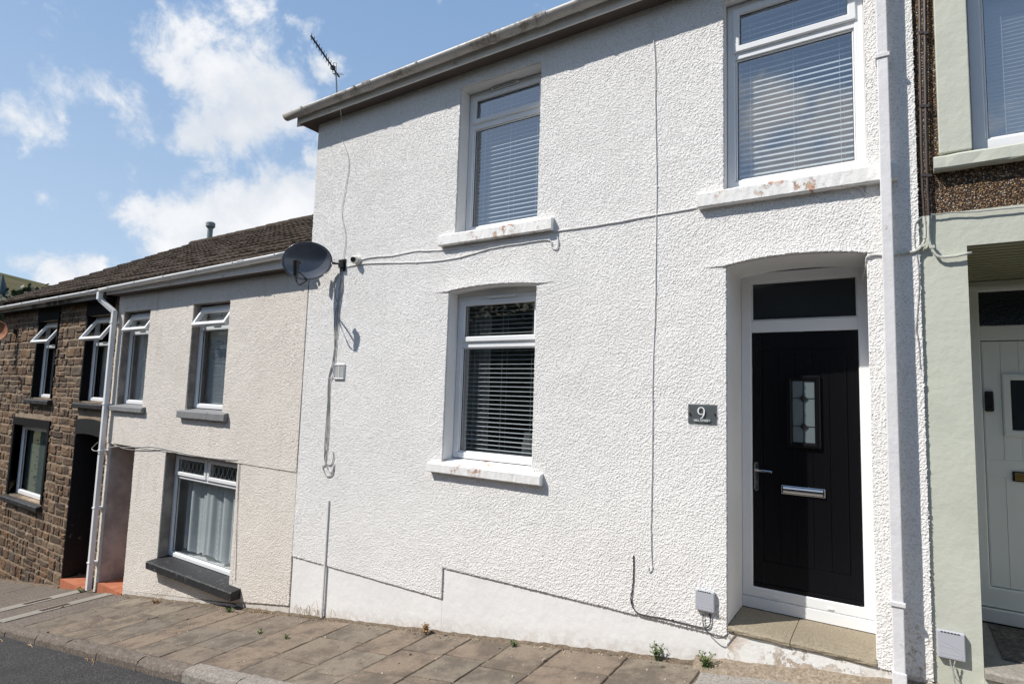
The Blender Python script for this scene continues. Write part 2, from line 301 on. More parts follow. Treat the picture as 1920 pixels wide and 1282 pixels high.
# ------------------------------------------------------------------ object helpers
WORLD = {}
def wl(o): return WORLD.get(o.name, Vector((0, 0, 0)))
def tag(o, label=None, cat=None, group=None, kind=None):
    if label: o['label'] = label
    if cat: o['category'] = cat
    if group: o['group'] = group
    if kind: o['kind'] = kind
    return o
def link(name, me, m, parent=None, loc=None):
    o = bpy.data.objects.new(name, me); COL.objects.link(o)
    if m: me.materials.append(m)
    L_ = Vector(loc) if loc is not None else (wl(parent) if parent else Vector((0, 0, 0)))
    me.transform(Matrix.Translation(-L_)); WORLD[o.name] = L_
    if parent: o.parent = parent; o.location = L_ - wl(parent)
    else: o.location = L_
    return o
def thing(name, loc, label, cat, group=None):
    o = bpy.data.objects.new(name, None); COL.objects.link(o); o.location = loc; o.empty_display_size = .1
    WORLD[o.name] = Vector(loc); return tag(o, label, cat, group)
class MB:
    """collects world-space geometry for ONE mesh object"""
    def __init__(s, M=None): s.v = []; s.f = []; s.M = M; s.mi = []; s.cur = 0
    def add(s, vs, fs):
        n = len(s.v)
        s.v += [tuple(s.M @ Vector(p)) if s.M else tuple(p) for p in vs]
        s.f += [tuple(i + n for i in f) for f in fs]; s.mi += [s.cur] * len(fs); return s
    def box(s, x0, x1, y0, y1, z0, z1):
        vs = [(x, y, z) for z in (z0, z1) for y in (y0, y1) for x in (x0, x1)]
        return s.add(vs, [(0, 2, 3, 1), (4, 5, 7, 6), (0, 1, 5, 4), (2, 6, 7, 3), (0, 4, 6, 2), (1, 3, 7, 5)])
    def obox(s, c, ax, ay, az):
        c, ax, ay, az = map(Vector, (c, ax, ay, az))
        vs = [c + ax * i + ay * j + az * k for k in (-1, 1) for j in (-1, 1) for i in (-1, 1)]
        return s.add(vs, [(0, 2, 3, 1), (4, 5, 7, 6), (0, 1, 5, 4), (2, 6, 7, 3), (0, 4, 6, 2), (1, 3, 7, 5)])
    def ring(s, x0, x1, z0, z1, wd, y0, y1, wb=None, ch=.006):
        """mitred rectangular frame with a small chamfer on the front inner and outer edge"""
        wb = wd if wb is None else wb
        def loop(i, j, y): return [(x0 + i, y, z0 + j), (x1 - i, y, z0 + j), (x1 - i, y, z1 - i), (x0 + i, y, z1 - i)]
        ls = [loop(0, 0, y1), loop(0, 0, y0 + ch), loop(ch, ch, y0), loop(wd - ch, wb - ch, y0), loop(wd, wb, y0 + ch), loop(wd, wb, y1)]
        vs = [p for l in ls for p in l]; fs = []
        for k in range(5):
            for a in range(4):
                b = (a + 1) % 4; fs.append((k * 4 + a, k * 4 + b, k * 4 + 4 + b, k * 4 + 4 + a))
        for a in range(4):
            b = (a + 1) % 4; fs.append((20 + a, 20 + b, b, a))
        return s.add(vs, fs)
    def tube(s, pts, r, n=8, cap=True, rr=None):
        pts = [Vector(p) for p in pts]; vs = []; fs = []
        up = Vector((.13, .31, .94))
        for i, p in enumerate(pts):
            d = (pts[min(i + 1, len(pts) - 1)] - pts[max(i - 1, 0)]).normalized()
            a = d.cross(up if abs(d.dot(up)) < .95 else Vector((1, 0, 0))).normalized(); b = d.cross(a)
            q = rr[i] if rr else r
            vs += [p + a * (q * math.cos(2 * math.pi * k / n)) + b * (q * math.sin(2 * math.pi * k / n)) for k in range(n)]
        for i in range(len(pts) - 1):
            for k in range(n):
                l = (k + 1) % n; fs.append((i * n + k, i * n + l, i * n + n + l, i * n + n + k))
        if cap: fs += [tuple(range(n - 1, -1, -1)), tuple(range((len(pts) - 1) * n, len(pts) * n))]
        return s.add(vs, fs)
    def poly(s, pts, y0, y1):
        """polygon in x,z extruded between two y"""
        n = len(pts)
        return s.add([(x, y0, z) for x, z in pts] + [(x, y1, z) for x, z in pts],
                     [tuple(range(n)), tuple(range(2 * n - 1, n - 1, -1))] + [(i, i + n, (i + 1) % n + n, (i + 1) % n) for i in range(n)])
    def quad(s, a, b, c, d): return s.add([a, b, c, d], [(0, 1, 2, 3)])
    def build(s, name, m, parent=None, bevel=0., smooth=False, mats=None, loc=None, seg=2):
        me = bpy.data.meshes.new(name); me.from_pydata(s.v, [], s.f); me.update()
        o = link(name, me, m, parent, loc)
        for x in (mats or []): me.materials.append(x)
        if mats: me.polygons.foreach_set('material_index', s.mi)
        import bmesh
        bm = bmesh.new(); bm.from_mesh(me); bmesh.ops.recalc_face_normals(bm, faces=bm.faces); bm.to_mesh(me); bm.free()
        if smooth: me.polygons.foreach_set('use_smooth', [True] * len(me.polygons))
        if bevel:
            bv = o.modifiers.new('bevel', 'BEVEL'); bv.width = bevel; bv.segments = seg; bv.limit_method = 'ANGLE'; bv.angle_limit = R_(40)
        return o
def curve_mesh(cu):
    o = bpy.data.objects.new('tmp', cu); COL.objects.link(o)
    dg = bpy.context.evaluated_depsgraph_get(); me = bpy.data.meshes.new_from_object(o.evaluated_get(dg))
    bpy.data.objects.remove(o); return me
def slab(name, outer, holes, y0, y1, m, parent):
    """upright slab in the x,z plane with real openings, y0 = street face"""
    cu = bpy.data.curves.new(name, 'CURVE'); cu.dimensions = '2D'; cu.fill_mode = 'BOTH'; cu.extrude = abs(y1 - y0) / 2
    for pts in [outer] + holes:
        sp = cu.splines.new('POLY'); sp.points.add(len(pts) - 1); sp.use_cyclic_u = True
        for q, (x, z) in zip(sp.points, pts): q.co = (x, z, 0, 1)
    me = curve_mesh(cu)
    mid = (y0 + y1) / 2
    me.transform(Matrix(((1, 0, 0, 0), (0, 0, -1, mid), (0, 1, 0, 0), (0, 0, 0, 1))))
    me.materials.clear()
    me.update(); return link(name, me, m, parent)
def jag(pts, amp=.0035, step=.012, seed=3):
    rnd = random.Random(seed); out = []
    for i, (x, z) in enumerate(pts):
        X, Z = pts[(i + 1) % len(pts)]; l = math.hypot(X - x, Z - z); n = max(1, int(l / step)); nx, nz = -(Z - z) / max(l, 1e-6), (X - x) / max(l, 1e-6)
        for k in range(n):
            f = k / n; d = rnd.uniform(-amp, amp) if k else 0; out.append((x + (X - x) * f + nx * d, z + (Z - z) * f + nz * d))
    return out
def rect(x0, x1, z0, z1): return [(x0, z0), (x1, z0), (x1, z1), (x0, z1)]
def cast_sheet(name, x0, x1, z0, z1, pitch, inside, bulge, peb, m, parent, seed=1, back=.018):
    """the thrown pebble coat of a roughcast wall as real relief; inside(x, z) masks it, bulge(x, z) adds bell-cast"""
    r = np.random.default_rng(seed); nx = int((x1 - x0) / pitch) + 1; nz = int((z1 - z0) / pitch) + 1
    rmin, rmax, hmin, hmax, dens = peb
    n = int((x1 - x0) * (z1 - z0) / dens ** 2); cx = r.uniform(x0, x1, n); cz = r.uniform(z0, z1, n); cr = r.uniform(rmin, rmax, n); chh = r.uniform(hmin, hmax, n)
    H = np.zeros((nz, nx)); gi = np.floor((cx - x0) / pitch).astype(int); gj = np.floor((cz - z0) / pitch).astype(int); k = int(math.ceil(rmax / pitch))
    for a in range(-k, k + 2):
        for b in range(-k, k + 2):
            I = gi + a; J = gj + b; ok = (I >= 0) & (I < nx) & (J >= 0) & (J < nz)
            d2 = ((x0 + I * pitch - cx) ** 2 + (z0 + J * pitch - cz) ** 2) / cr ** 2
            v = chh * (1 - d2); ok &= v > 0; np.maximum.at(H, (J[ok], I[ok]), v[ok])
    low = np.zeros((nz, nx))
    for wl_, am in ((.55, .0016), (.23, .0008), (.09, .0005)):
        q = r.normal(size=(int((z1 - z0) / wl_) + 4, int((x1 - x0) / wl_) + 4)); zi = np.arange(nz) * pitch / wl_; xi = np.arange(nx) * pitch / wl_
        i0 = zi.astype(int); j0 = xi.astype(int); fz = (zi - i0)[:, None]; fx = (xi - j0)[None, :]; fz = fz * fz * (3 - 2 * fz); fx = fx * fx * (3 - 2 * fx)
        g = lambda a, b: q[np.ix_(i0 + a, j0 + b)]
        low += am * ((g(0, 0) * (1 - fx) + g(0, 1) * fx) * (1 - fz) + (g(1, 0) * (1 - fx) + g(1, 1) * fx) * fz)
    X, Z = np.meshgrid(x0 + np.arange(nx) * pitch, z0 + np.arange(nz) * pitch)
    Y = -.0015 - H - np.abs(low) - bulge(X, Z)
    jx = r.uniform(-.35, .35, X.shape) * pitch; jz = r.uniform(-.35, .35, X.shape) * pitch
    xc = (X[:-1, :-1] + X[1:, 1:]) / 2 + r.normal(size=(nz - 1, nx - 1)) * .0016; zc = (Z[:-1, :-1] + Z[1:, 1:]) / 2 + r.normal(size=(nz - 1, nx - 1)) * .0016
    K = inside(xc, zc)
    idx = np.arange(nz * nx).reshape(nz, nx)
    F = np.stack([idx[:-1, :-1][K], idx[:-1, 1:][K], idx[1:, 1:][K], idx[1:, :-1][K]], 1)
    P = np.pad(K, 1); E = []
    def side(mask, a, b): E.append(np.stack([a[mask], b[mask]], 1))
    side(K & ~P[:-2, 1:-1], idx[:-1, :-1], idx[:-1, 1:]); side(K & ~P[2:, 1:-1], idx[1:, 1:], idx[1:, :-1])
    side(K & ~P[1:-1, :-2], idx[1:, :-1], idx[:-1, :-1]); side(K & ~P[1:-1, 2:], idx[:-1, 1:], idx[1:, 1:])
    E = np.concatenate(E); V = np.stack([X + jx, Y, Z + jz], 2).reshape(-1, 3); ub, inv = np.unique(E.ravel(), return_inverse=True)
    B = V[ub].copy(); B[:, 1] = back; inv = inv.reshape(-1, 2) + len(V); V = np.concatenate([V, B]); F = np.concatenate([F, np.stack([E[:, 1], E[:, 0], inv[:, 0], inv[:, 1]], 1)])
    used = np.zeros(len(V), bool); used[F.ravel()] = True; rm = np.cumsum(used) - 1; V = V[used]; F = rm[F]
    me = bpy.data.meshes.new(name); me.vertices.add(len(V)); me.vertices.foreach_set('co', V.astype(np.float32).ravel())
    me.loops.add(F.size); me.loops.foreach_set('vertex_index', F.astype(np.int32).ravel()); me.polygons.add(len(F)); me.polygons.foreach_set('loop_start', np.arange(0, F.size, 4, dtype=np.int32))
    me.update(calc_edges=True); me.shade_flat() if hasattr(me, 'shade_flat') else None
    return link(name, me, m, parent)
def arched(x0, x1, z0, zs, zp, n=10):
    """opening with a flat segmental head: springs at zs, peaks at zp"""
    top = [(x1 + (x0 - x1) * i / n, zs + (zp - zs) * (1 - (2 * i / n - 1) ** 2)) for i in range(n + 1)]
    return [(x0, z0), (x1, z0)] + top
def text_mesh(body, size, x, y, z, depth, xs=1.):
    cu = bpy.data.curves.new('t', 'FONT'); cu.body = body; cu.size = size; cu.extrude = depth; cu.align_x = 'CENTER'
    me = curve_mesh(cu); me.transform(Matrix(((xs, 0, 0, x), (0, 0, -1, y), (0, 1, 0, z), (0, 0, 0, 1)))); me.materials.clear(); return me
def rough_block(mb, x0, x1, y0, y1, z0, z1, amp=.004, step=.08, drop=0., seed=0):
    """a hand-finished block: sliced along x with small irregularities; drop lowers the front top edge"""
    rnd = random.Random(seed); n = max(3, int((x1 - x0) / step)); vs = []; fs = []
    for i in range(n + 1):
        x = x0 + (x1 - x0) * i / n; j = lambda: rnd.uniform(-amp, amp)
        c = .008
        vs += [(x, y1, z0), (x, y0 + c + j(), z0 + j()), (x, y0 + j(), z0 + c + j()), (x, y0 + j(), z1 - drop - c * 1.5 + j()), (x, y0 + c * 1.5 + j(), z1 - drop + j()), (x, y1, z1)]
    for i in range(n):
        for k in range(6):
            l = (k + 1) % 6; fs.append((i * 6 + k, i * 6 + l, i * 6 + 6 + l, i * 6 + 6 + k))
    fs += [(5, 4, 3, 2, 1, 0), tuple(n * 6 + k for k in range(6))]
    mb.add(vs, fs)
def wiggle(pts, n=6, amp=.004, seed=0, yamp=.0):
    rnd = random.Random(seed); out = []
    pts = [Vector(p) for p in pts]
    for i in range(len(pts) - 1):
        p0 = pts[max(i - 1, 0)]; p1 = pts[i]; p2 = pts[i + 1]; p3 = pts[min(i + 2, len(pts) - 1)]
        for k in range(n):
            t = k / n
            q = .5 * ((2 * p1) + (-p0 + p2) * t + (2 * p0 - 5 * p1 + 4 * p2 - p3) * t * t + (-p0 + 3 * p1 - 3 * p2 + p3) * t ** 3)
            out.append(q + Vector((rnd.uniform(-amp, amp), rnd.uniform(-yamp, yamp), rnd.uniform(-amp, amp))))
    out.append(pts[-1]); return out
# ------------------------------------------------------------------ ground: street slope and valley
def gz(x, y=0.): return -1.68 + .152 * x + .02 * y
def terrain():
    xs = [-2600, -2000, -1600, -1300, -1100, -950, -850, -780, -720, -660, -600, -540, -480, -420, -360, -300, -250, -200, -150, -110, -80, -60, -40, -25, -12, 0, 10, 20, 30, 45, 70, 100, 150, 220, 300, 400, 600, 900, 1400, 2200]
    ys = [-2400, -1600, -1100, -800, -600, -480, -400, -340, -290, -240, -190, -150, -110, -75, -45, -25, -14, -7, 0, 8, 20, 40, 70, 110, 160, 210, 260, 310, 380, 450, 520, 600, 700, 850, 1050, 1400, 2000]
    def h(x, y):
        xx = max(-45, min(x, 30)); b = -1.98 + .152 * xx
        if x < -45: b -= min(60, (-45 - x) * .06) * .5
        s = lambda a, c, v: max(0, min(1, (v - a) / (c - a))) ** 2 * (3 - 2 * max(0, min(1, (v - a) / (c - a))))
        b += 78 * s(-40, -420, y) * (1 + .18 * math.sin(x / 110 + 1) + .08 * math.sin(x / 41))
        w_ = 168 * s(-260, -980, x) * (1 + .08 * math.sin(y / 160 + .6) - .00062 * (y - 120)) * (1 - s(450, 1400, y) * .4)
        return b + max(0, w_)
    mb = MB(); nx = len(xs)
    mb.add([(x, y, h(x, y)) for y in ys for x in xs], [(j * nx + i, j * nx + i + 1, (j + 1) * nx + i + 1, (j + 1) * nx + i) for j in range(len(ys) - 1) for i in range(nx - 1)])
    o = mb.build('hillside_terrain', HILL, smooth=True); tag(o, kind='structure')
    sd = o.modifiers.new('s', 'SUBSURF'); sd.levels = 1; sd.render_levels = 1
terrain()
random.seed(4)
def strip(name, x0, x1, y0, y1, dz, m, kind='structure', n=1):
    mb = MB(); mb.quad((x0, y0, gz(x0, y0) + dz), (x1, y0, gz(x1, y0) + dz), (x1, y1, gz(x1, y1) + dz), (x0, y1, gz(x0, y1) + dz))
    o = mb.build(name, m); tag(o, kind=kind); return o
KY0, KY1 = -1.46, -1.33
strip('road', -42, 28, -7.2, KY0 - .001, -.095, ASPHALT)
# pavement: joint bed, flags, kerb
def pavement():
    bed = MB(); bed.quad((-40, KY1, gz(-40, KY1) - .008), (26, KY1, gz(26, KY1) - .008), (26, .3, gz(26, .3) - .012), (-40, .3, gz(-40, .3) - .008))
    tag(bed.build('pavement_bed', FILLET), kind='structure')
    rnd = random.Random(11)
    mb = MB()
    def flag(x0, x1, y0, y1, m=0, lift=.0):
        g = .003 + rnd.uniform(0, .006); x0 += g; x1 -= g; y0 += g; y1 -= g
        t = [rnd.uniform(-.004, .004) + lift for _ in range(4)]
        c = .012; j = lambda: rnd.uniform(-.010, .004)
        # slightly irregular outline with eased edges
        co = []
        for (ax, ay, bx, by, ta, tb) in ((x0, y0, x1, y0, t[0], t[1]), (x1, y0, x1, y1, t[1], t[2]), (x1, y1, x0, y1, t[2], t[3]), (x0, y1, x0, y0, t[3], t[0])):
            for k in range(5):
                f = k / 5; co.append((ax + (bx - ax) * f + j(), ay + (by - ay) * f + j(), ta + (tb - ta) * f))
        cx, cy = (x0 + x1) / 2, (y0 + y1) / 2; n = len(co); vs = []
        for s_, dz in ((1., -.03), (1., -.006), (.975, 0.)):
            for (x, y, tz) in co:
                X = cx + (x - cx) * s_ if s_ < 1 else x; Y = cy + (y - cy) * s_ if s_ < 1 else y
                vs.append((X, Y, gz(X, Y) + tz + dz))
        fs = [(a * n + k, a * n + (k + 1) % n, (a + 1) * n + (k + 1) % n, (a + 1) * n + k) for a in range(2) for k in range(n)]
        fs.append(tuple(2 * n + k for k in range(n)))
        mb.cur = m; mb.add(vs, fs)
    cuts = [-9.35, -8.72, -8.2, -7.65, -7.05, -6.55, -5.98, -5.37, -4.76, -4.15, -3.67, -3.2, -2.76, -2.30, -1.73, -1.17]
    for i in range(len(cuts) - 1):
        x0, x1 = cuts[i], cuts[i + 1]
        y = -.035; ylist = [y]
        first = rnd.uniform(.28, .58)
        y -= first
        while y > KY1 + .22: ylist.append(y); y -= rnd.uniform(.36, .60)
        ylist.append(KY1 + .004)
        for a, b in zip(ylist[:-1], ylist[1:]): flag(x0, x1, b, a)
    # concrete flags by the door and uphill
    x = -1.17
    while x < 6:
        wd = rnd.choice((.6, .75)); y = -.12
        for d in ((.62, .6) if rnd.random() < .5 else (.45, .77)): flag(x, x + wd, y - d, y, 1); y -= d
        x += wd
    # downhill end: broad worn flags between two channels
    for a, b in ((-9.98, -9.36), (-10.9, -10.3), (-12.0, -11.25), (-12.8, -12.0), (-13.7, -12.8), (-14.5, -13.7), (-15.6, -14.5), (-16.8, -15.6), (-18, -16.8)):
        ym = rnd.uniform(-.85, -.5); flag(a, b, ym, -.05, 2); flag(a, b, KY1, ym, 2)
    o = mb.build('pavement', FLAG, mats=[CONCRETE, KERBDARK]); tag(o, kind='structure')
    # two pale drainage channels across the pavement
    for a, b in ((-10.28, -10.0), (-11.23, -10.92)):
        ch = MB(); ch.add([(x, y, gz(x, y) + dz) for dz in (-.03, .006) for x, y in ((a, KY1), (b, KY1), (b, -.02), (a, -.02))], [(0, 1, 2, 3), (4, 5, 6, 7), (0, 1, 5, 4), (1, 2, 6, 5), (2, 3, 7, 6), (3, 0, 4, 7)])
        tag(ch.build('pavement_channel', CHANNEL, bevel=.005), kind='structure')
    # kerb stones
    kb = MB(); x = -20; k = 0
    while x < 12:
        ln = rnd.uniform(.75, .95); a, b = x + .006, x + ln - .006; dk = x < -5.4
        kb.cur = 1 if dk else 0
        prof = [(KY1 - .004, -.2), (KY1 - .004, 0), (KY1 - .03, .004), (KY0 + .045, .002), (KY0 + .018, -.012), (KY0, -.04), (KY0 - (.01), -.2)]
        if not dk: prof = [(KY1 + .03, -.2), (KY1 + .03, .012), (KY0 + .05, .014), (KY0 + .02, .004), (KY0, -.025), (KY0 - .012, -.2)]
        n = 8; vs = []; pn = len(prof); tz = rnd.uniform(-.006, .006)
        for i in range(n + 1):
            X = a + (b - a) * i / n
            for q, (y, dz) in enumerate(prof):
                jj = rnd.uniform(-.004, .004) * (2 if dk else .8)
                vs.append((X, y + jj, gz(X, y) + dz + tz + jj))
        fs = [(i * pn + q, i * pn + q + 1, (i + 1) * pn + q + 1, (i + 1) * pn + q) for i in range(n) for q in range(pn - 1)]
        fs += [tuple(range(pn)), tuple(n * pn + q for q in range(pn - 1, -1, -1))]
        kb.add(vs, fs); x += ln
    tag(kb.build('kerb', KERBMAT, mats=[KERBDARK]), kind='structure')
pavement()
for (x, y) in ((-10.62, -.55), (-9.75, -.82)):
    pass
def drain(x, y, label):
    t = thing('drain_grate', (x, y, gz(x, y)), label, 'drain cover', 'iron covers in the pavement')
    mb = MB(); 
    def bx(a, b, c, d, h0, h1): mb.add([(X, Y, gz(X, Y) + h) for h in (h0, h1) for X, Y in ((a, c), (b, c), (b, d), (a, d))], [(0, 1, 2, 3), (4, 5, 6, 7), (0, 1, 5, 4), (1, 2, 6, 5), (2, 3, 7, 6), (3, 0, 4, 7)])
    bx(x - .07, x + .07, y - .17, y + .17, -.004, .009)
    for k in range(9): bx(x - .05, x + .05, y - .15 + k * .035, y - .135 + k * .035, .0095, .014)
    mb.build('grate', mat('rusty_iron', (.075, .045, .035), .7, var=.3, vscale=20, bump=(80, .5, .003, 3)), t)
drain(-10.14, -.72, 'small rusty iron grate in the pale channel nearer the beige house')
drain(-11.07, -.62, 'small rusty iron grate in the pale channel outside the stone house door')
# ------------------------------------------------------------------ shared building pieces
def gutter(parent, x0, x1, za, zb, y, r=.056, step=.9, m=GUTTER, joints=()):
    mb = MB(); n = 12; vs = []; fs = []; seg = 12
    for i in range(seg + 1):
        x = x0 + (x1 - x0) * i / seg; z = za + (zb - za) * i / seg
        for q, rr in enumerate((r, r - .005)):
            for k in range(n + 1):
                a = math.pi + math.pi * k / n; vs.append((x, y + rr * math.cos(a), z + rr * 1.02 * math.sin(a)))
    N = 2 * (n + 1)
    for i in range(seg):
        for k in range(n): fs += [(i * N + k, i * N + k + 1, (i + 1) * N + k + 1, (i + 1) * N + k), (i * N + n + 1 + k, (i + 1) * N + n + 1 + k, (i + 1) * N + n + 2 + k, i * N + n + 2 + k)]
        fs += [(i * N, (i + 1) * N, (i + 1) * N + n + 1, i * N + n + 1), (i * N + n, i * N + 2 * n + 1, (i + 1) * N + 2 * n + 1, (i + 1) * N + n)]
    fs += [tuple([k for k in range(n + 1)]), tuple([seg * N + k for k in range(n + 1)])]
    mb.add(vs, fs); g = mb.build('gutter', m, parent, smooth=True)
    x = x0 + step * .4
    def br(x, wd):
        z = za + (zb - za) * (x - x0) / (x1 - x0); b = MB(); pts = []
        vs = []; 
        for xx in (x - wd, x + wd):
            for rr in (r + .001, r + .008):
                for k in range(n + 1):
                    a = math.pi + math.pi * k / n; vs.append((xx, y + rr * math.cos(a), z + .004 + rr * 1.04 * math.sin(a)))
        M = n + 1; fs = []
        for k in range(n):
            fs += [(M + k, M + k + 1, 3 * M + k + 1, 3 * M + k), (k, k + 1, M + k + 1, M + k), (2 * M + k, 3 * M + k, 3 * M + k + 1, 2 * M + k + 1)]
        b.add(vs, fs); b.build('gutter_bracket', m, g)
    while x < x1: br(x, .012); x += step
    for jx in joints: br(jx - .05, .014); br(jx + .05, .014); br(jx, .03)
    return g
def tiled_roof(parent, x0, x1, ye, ze, yr, zr, courses, seed=1, hump=.016, mname=TILES):
    rnd = random.Random(seed); mb = MB()
    s = Vector((0, yr - ye, zr - ze)); Ls = s.length; s.normalize(); nrm = Vector((0, -s.z, s.y))
    tw = .30
    for c in range(courses):
        a = Ls * c / courses - .02; b = Ls * (c + 1) / courses + .03
        nt_ = int((x1 - x0) / tw)
        for i in range(nt_ + 1):
            xa = x0 + i * tw; xb = min(xa + tw, x1)
            if xb - xa < .03: continue
            dz = rnd.uniform(-.006, .010); da = rnd.uniform(-.02, .012); mseg = 8
            tilt = rnd.uniform(-.004, .004); vs = []
            for k in range(mseg + 1):
                f = k / mseg; X = xa + (xb - xa) * f - (.0015 if k == mseg else 0)
                pr = hump * (math.sin(f * 4 * math.pi - math.pi / 2) * .5 + .5) * (1. if f < .97 else .6) + rnd.uniform(-.002, .003)
                for (t, h) in ((a + da, .006), (a + da + .004, .034 + pr + dz + tilt * f), (b, .004 + pr)):
                    p = Vector((X, ye, ze)) + s * t + nrm * h; vs.append(tuple(p))
            fs = [(k * 3 + q, k * 3 + 3 + q, k * 3 + 4 + q, k * 3 + 1 + q) for k in range(mseg) for q in range(2)]
            fs += [(0, 1, 2), (mseg * 3, mseg * 3 + 2, mseg * 3 + 1)]
            mb.add(vs, fs)
    # underlay and back slope
    mb.add([(x0 + .04, ye + .03, ze - .02), (x1, ye + .03, ze - .02), (x1, yr, zr), (x0 + .04, yr, zr), (x0 + .04, 2 * yr - ye, ze), (x1, 2 * yr - ye, ze)], [(0, 1, 2, 3), (3, 2, 5, 4)])
    # ridge tiles
    x = x0
    while x < x1:
        e = min(x + .44, x1); vs = []; zz = rnd.uniform(-.006, .006)
        for xx, r in ((x + .004, .125), (e, .115)):
            for k in range(7):
                an = math.pi * k / 6; vs.append((xx, yr + r * math.cos(an) * 1.1, zr - .045 + zz + r * math.sin(an)))
        mb.add(vs, [(k, k + 1, k + 8, k + 7) for k in range(6)] + [tuple(range(7)), tuple(range(13, 6, -1))]); x = e
    return mb.build('roof', mname, parent)
def window(house, label, x0, x1, z0, z1, yf, kind='tilt', zt=None, blind=None, fw=.055, m=UPVC, glass=GLASS, mull=None, closed=True, room=True, top_arch=0):
    """frame mesh is the part; panes, sash, blind are its children. zt = (transom bottom, transom top)"""
    f = MB(); d = .065
    f.ring(x0, x1, z0, z1, fw, yf, yf + d)
    xi0, xi1, zi0, zi1 = x0 + fw, x1 - fw, z0 + fw, z1 - fw
    if zt: f.box(xi0 - .002, xi1 + .002, yf + .004, yf + d - .003, zt[0], zt[1])
    if mull: f.box(mull - .03, mull + .03, yf + .006, yf + d - .006, zt[1] + .001, zi1 + .002)
    wn = f.build('window', m, house, bevel=.003)
    if label: wn['label'] = label
    lowtop = zt[0] if zt else zi1
    bd = MB(); bd.ring(xi0 - .001, xi1 + .001, zi0 - .001, lowtop + .001, .014, yf + .016, yf + .05); bd.build('glazing_bead', m, wn)
    g = MB(); 
    def gask(a, b, c, e, y): 
        gk = MB(); gk.ring(a, b, c, e, .005, y - .004, y + .004, ch=.001); gk.build('gasket', RUBBER, wn)
    def pane(a, b, c, e, y, M=None, mm=glass):
        p = MB(M); p.quad((a, y, c), (b, y, c), (b, y, e), (a, y, e)); p.build('pane', mm, wn)
    pane(xi0, xi1, zi0, lowtop, yf + .034); gask(xi0 + .012, xi1 - .012, zi0 + .012, lowtop - .012, yf + .030)
    if zt:
        spans = [(xi0, xi1)] if not mull else [(xi0, mull - .03), (mull + .03, xi1)]
        for (a, b) in spans:
            a -= .016; b += .016; c = zt[1] - .02; e = zi1 + .016; sw = .052
            if closed:
                s = MB(); s.ring(a, b, c, e, sw, yf - .016, yf + .04); s.build('top_sash', m, wn, bevel=.002)
                pane(a + sw, b - sw, c + sw, e - sw, yf + .02); gask(a + sw - .002, b - sw + .002, c + sw - .002, e - sw + .002, yf + .012)
            else:
                ang = closed_ang; T = Matrix.Translation((0, yf - .01, e)) @ Matrix.Rotation(-ang, 4, 'X') @ Matrix.Translation((0, -(yf - .01), -e))
                s = MB(T); s.ring(a, b, c - .01, e, sw, yf - .016, yf + .035); s.build('top_sash', m, wn, bevel=.002)
                pane(a + sw, b - sw, c - .01 + sw, e - sw, yf + .01, T)
                st = MB(); st.box((a + b) / 2 - .09, (a + b) / 2 + .09, yf - .01, yf + .002, zt[1] - .004, zt[1] + .008); st.build('window_stay', STEEL, wn)
    if blind:
        pitch, tilt, yb, zlo, zhi, depth = blind
        b = MB(); z = zlo; rnd = random.Random(int(x0 * 100))
        while z < zhi:
            t = tilt + rnd.uniform(-.03, .03); hx = .5 * depth * math.cos(t); hz = .5 * depth * math.sin(t)
            bow = .0035; vs = []
            for k, q in enumerate((-1, -.5, 0, .5, 1)):
                yy = yb + q * hx; zz = z - q * hz + bow * (1 - q * q)
                vs += [(xi0 + .012, yy, zz), (xi1 - .012, yy, zz)]
            vs += [(v[0], v[1], v[2] - .0022) for v in vs]
            fs = [(2 * k, 2 * k + 1, 2 * k + 3, 2 * k + 2) for k in range(4)] + [(10 + 2 * k, 12 + 2 * k, 13 + 2 * k, 11 + 2 * k) for k in range(4)] + [(0, 10, 11, 1), (8, 9, 19, 18)]
            b.add(vs, fs); z += pitch
        b.box(xi0 + .01, xi1 - .01, yb - .025, yb + .025, zhi, zhi + .04); b.box(xi0 + .012, xi1 - .012, yb - .022, yb + .022, zlo - .045, zlo - .027)
        o = b.build('blind', SLAT, wn)
        c = MB()
        for fx in (.12, .5, .88):
            X = xi0 + (xi1 - xi0) * fx
            c.tube([(X, yb - depth * .5 - .004, zlo - .03), (X, yb - depth * .5 - .004, zhi + .02)], .0012, 4)
            c.tube([(X + .02, yb + depth * .5 + .004, zlo - .03), (X + .02, yb + depth * .5 + .004, zhi + .02)], .0012, 4)
        c.build('blind_cord', SLAT, wn)
    return wn
closed_ang = R_(28)
def room(house, x0, x1, y0, y1, z0, z1, m=INTERIOR):
    """a dim room behind a window, open to the street side"""
    mb = MB(); vs = [(x, y, z) for z in (z0, z1) for y in (y0, y1) for x in (x0, x1)]
    mb.add(vs, [(0, 2, 3, 1), (4, 5, 7, 6), (2, 6, 7, 3), (0, 4, 6, 2), (1, 3, 7, 5)]); return mb.build('room', m, house)
def cable(label, pts, r, m, amp=.002, seed=0, name='cable', clips=0., group='cables clipped to the walls', cat='cable', also=()):
    mb = MB(); w_ = wiggle(pts, 6, amp, seed, amp * .4); mb.tube(w_, r, 6)
    for p2 in also: mb.tube(wiggle(p2, 6, amp, seed + 9, amp * .4), r, 6)
    if clips:
        acc = 0
        for a, b in zip(w_[:-1], w_[1:]):
            acc += (b - a).length
            if acc > clips: acc = 0; mb.obox(b + Vector((r * .9, .001, 0)), (r * 1.5, 0, 0), (0, r * 1.3, 0), (0, 0, r * 1.1))
    o = mb.build(name, m, smooth=False, loc=tuple(w_[-1])); return tag(o, label, cat, group)
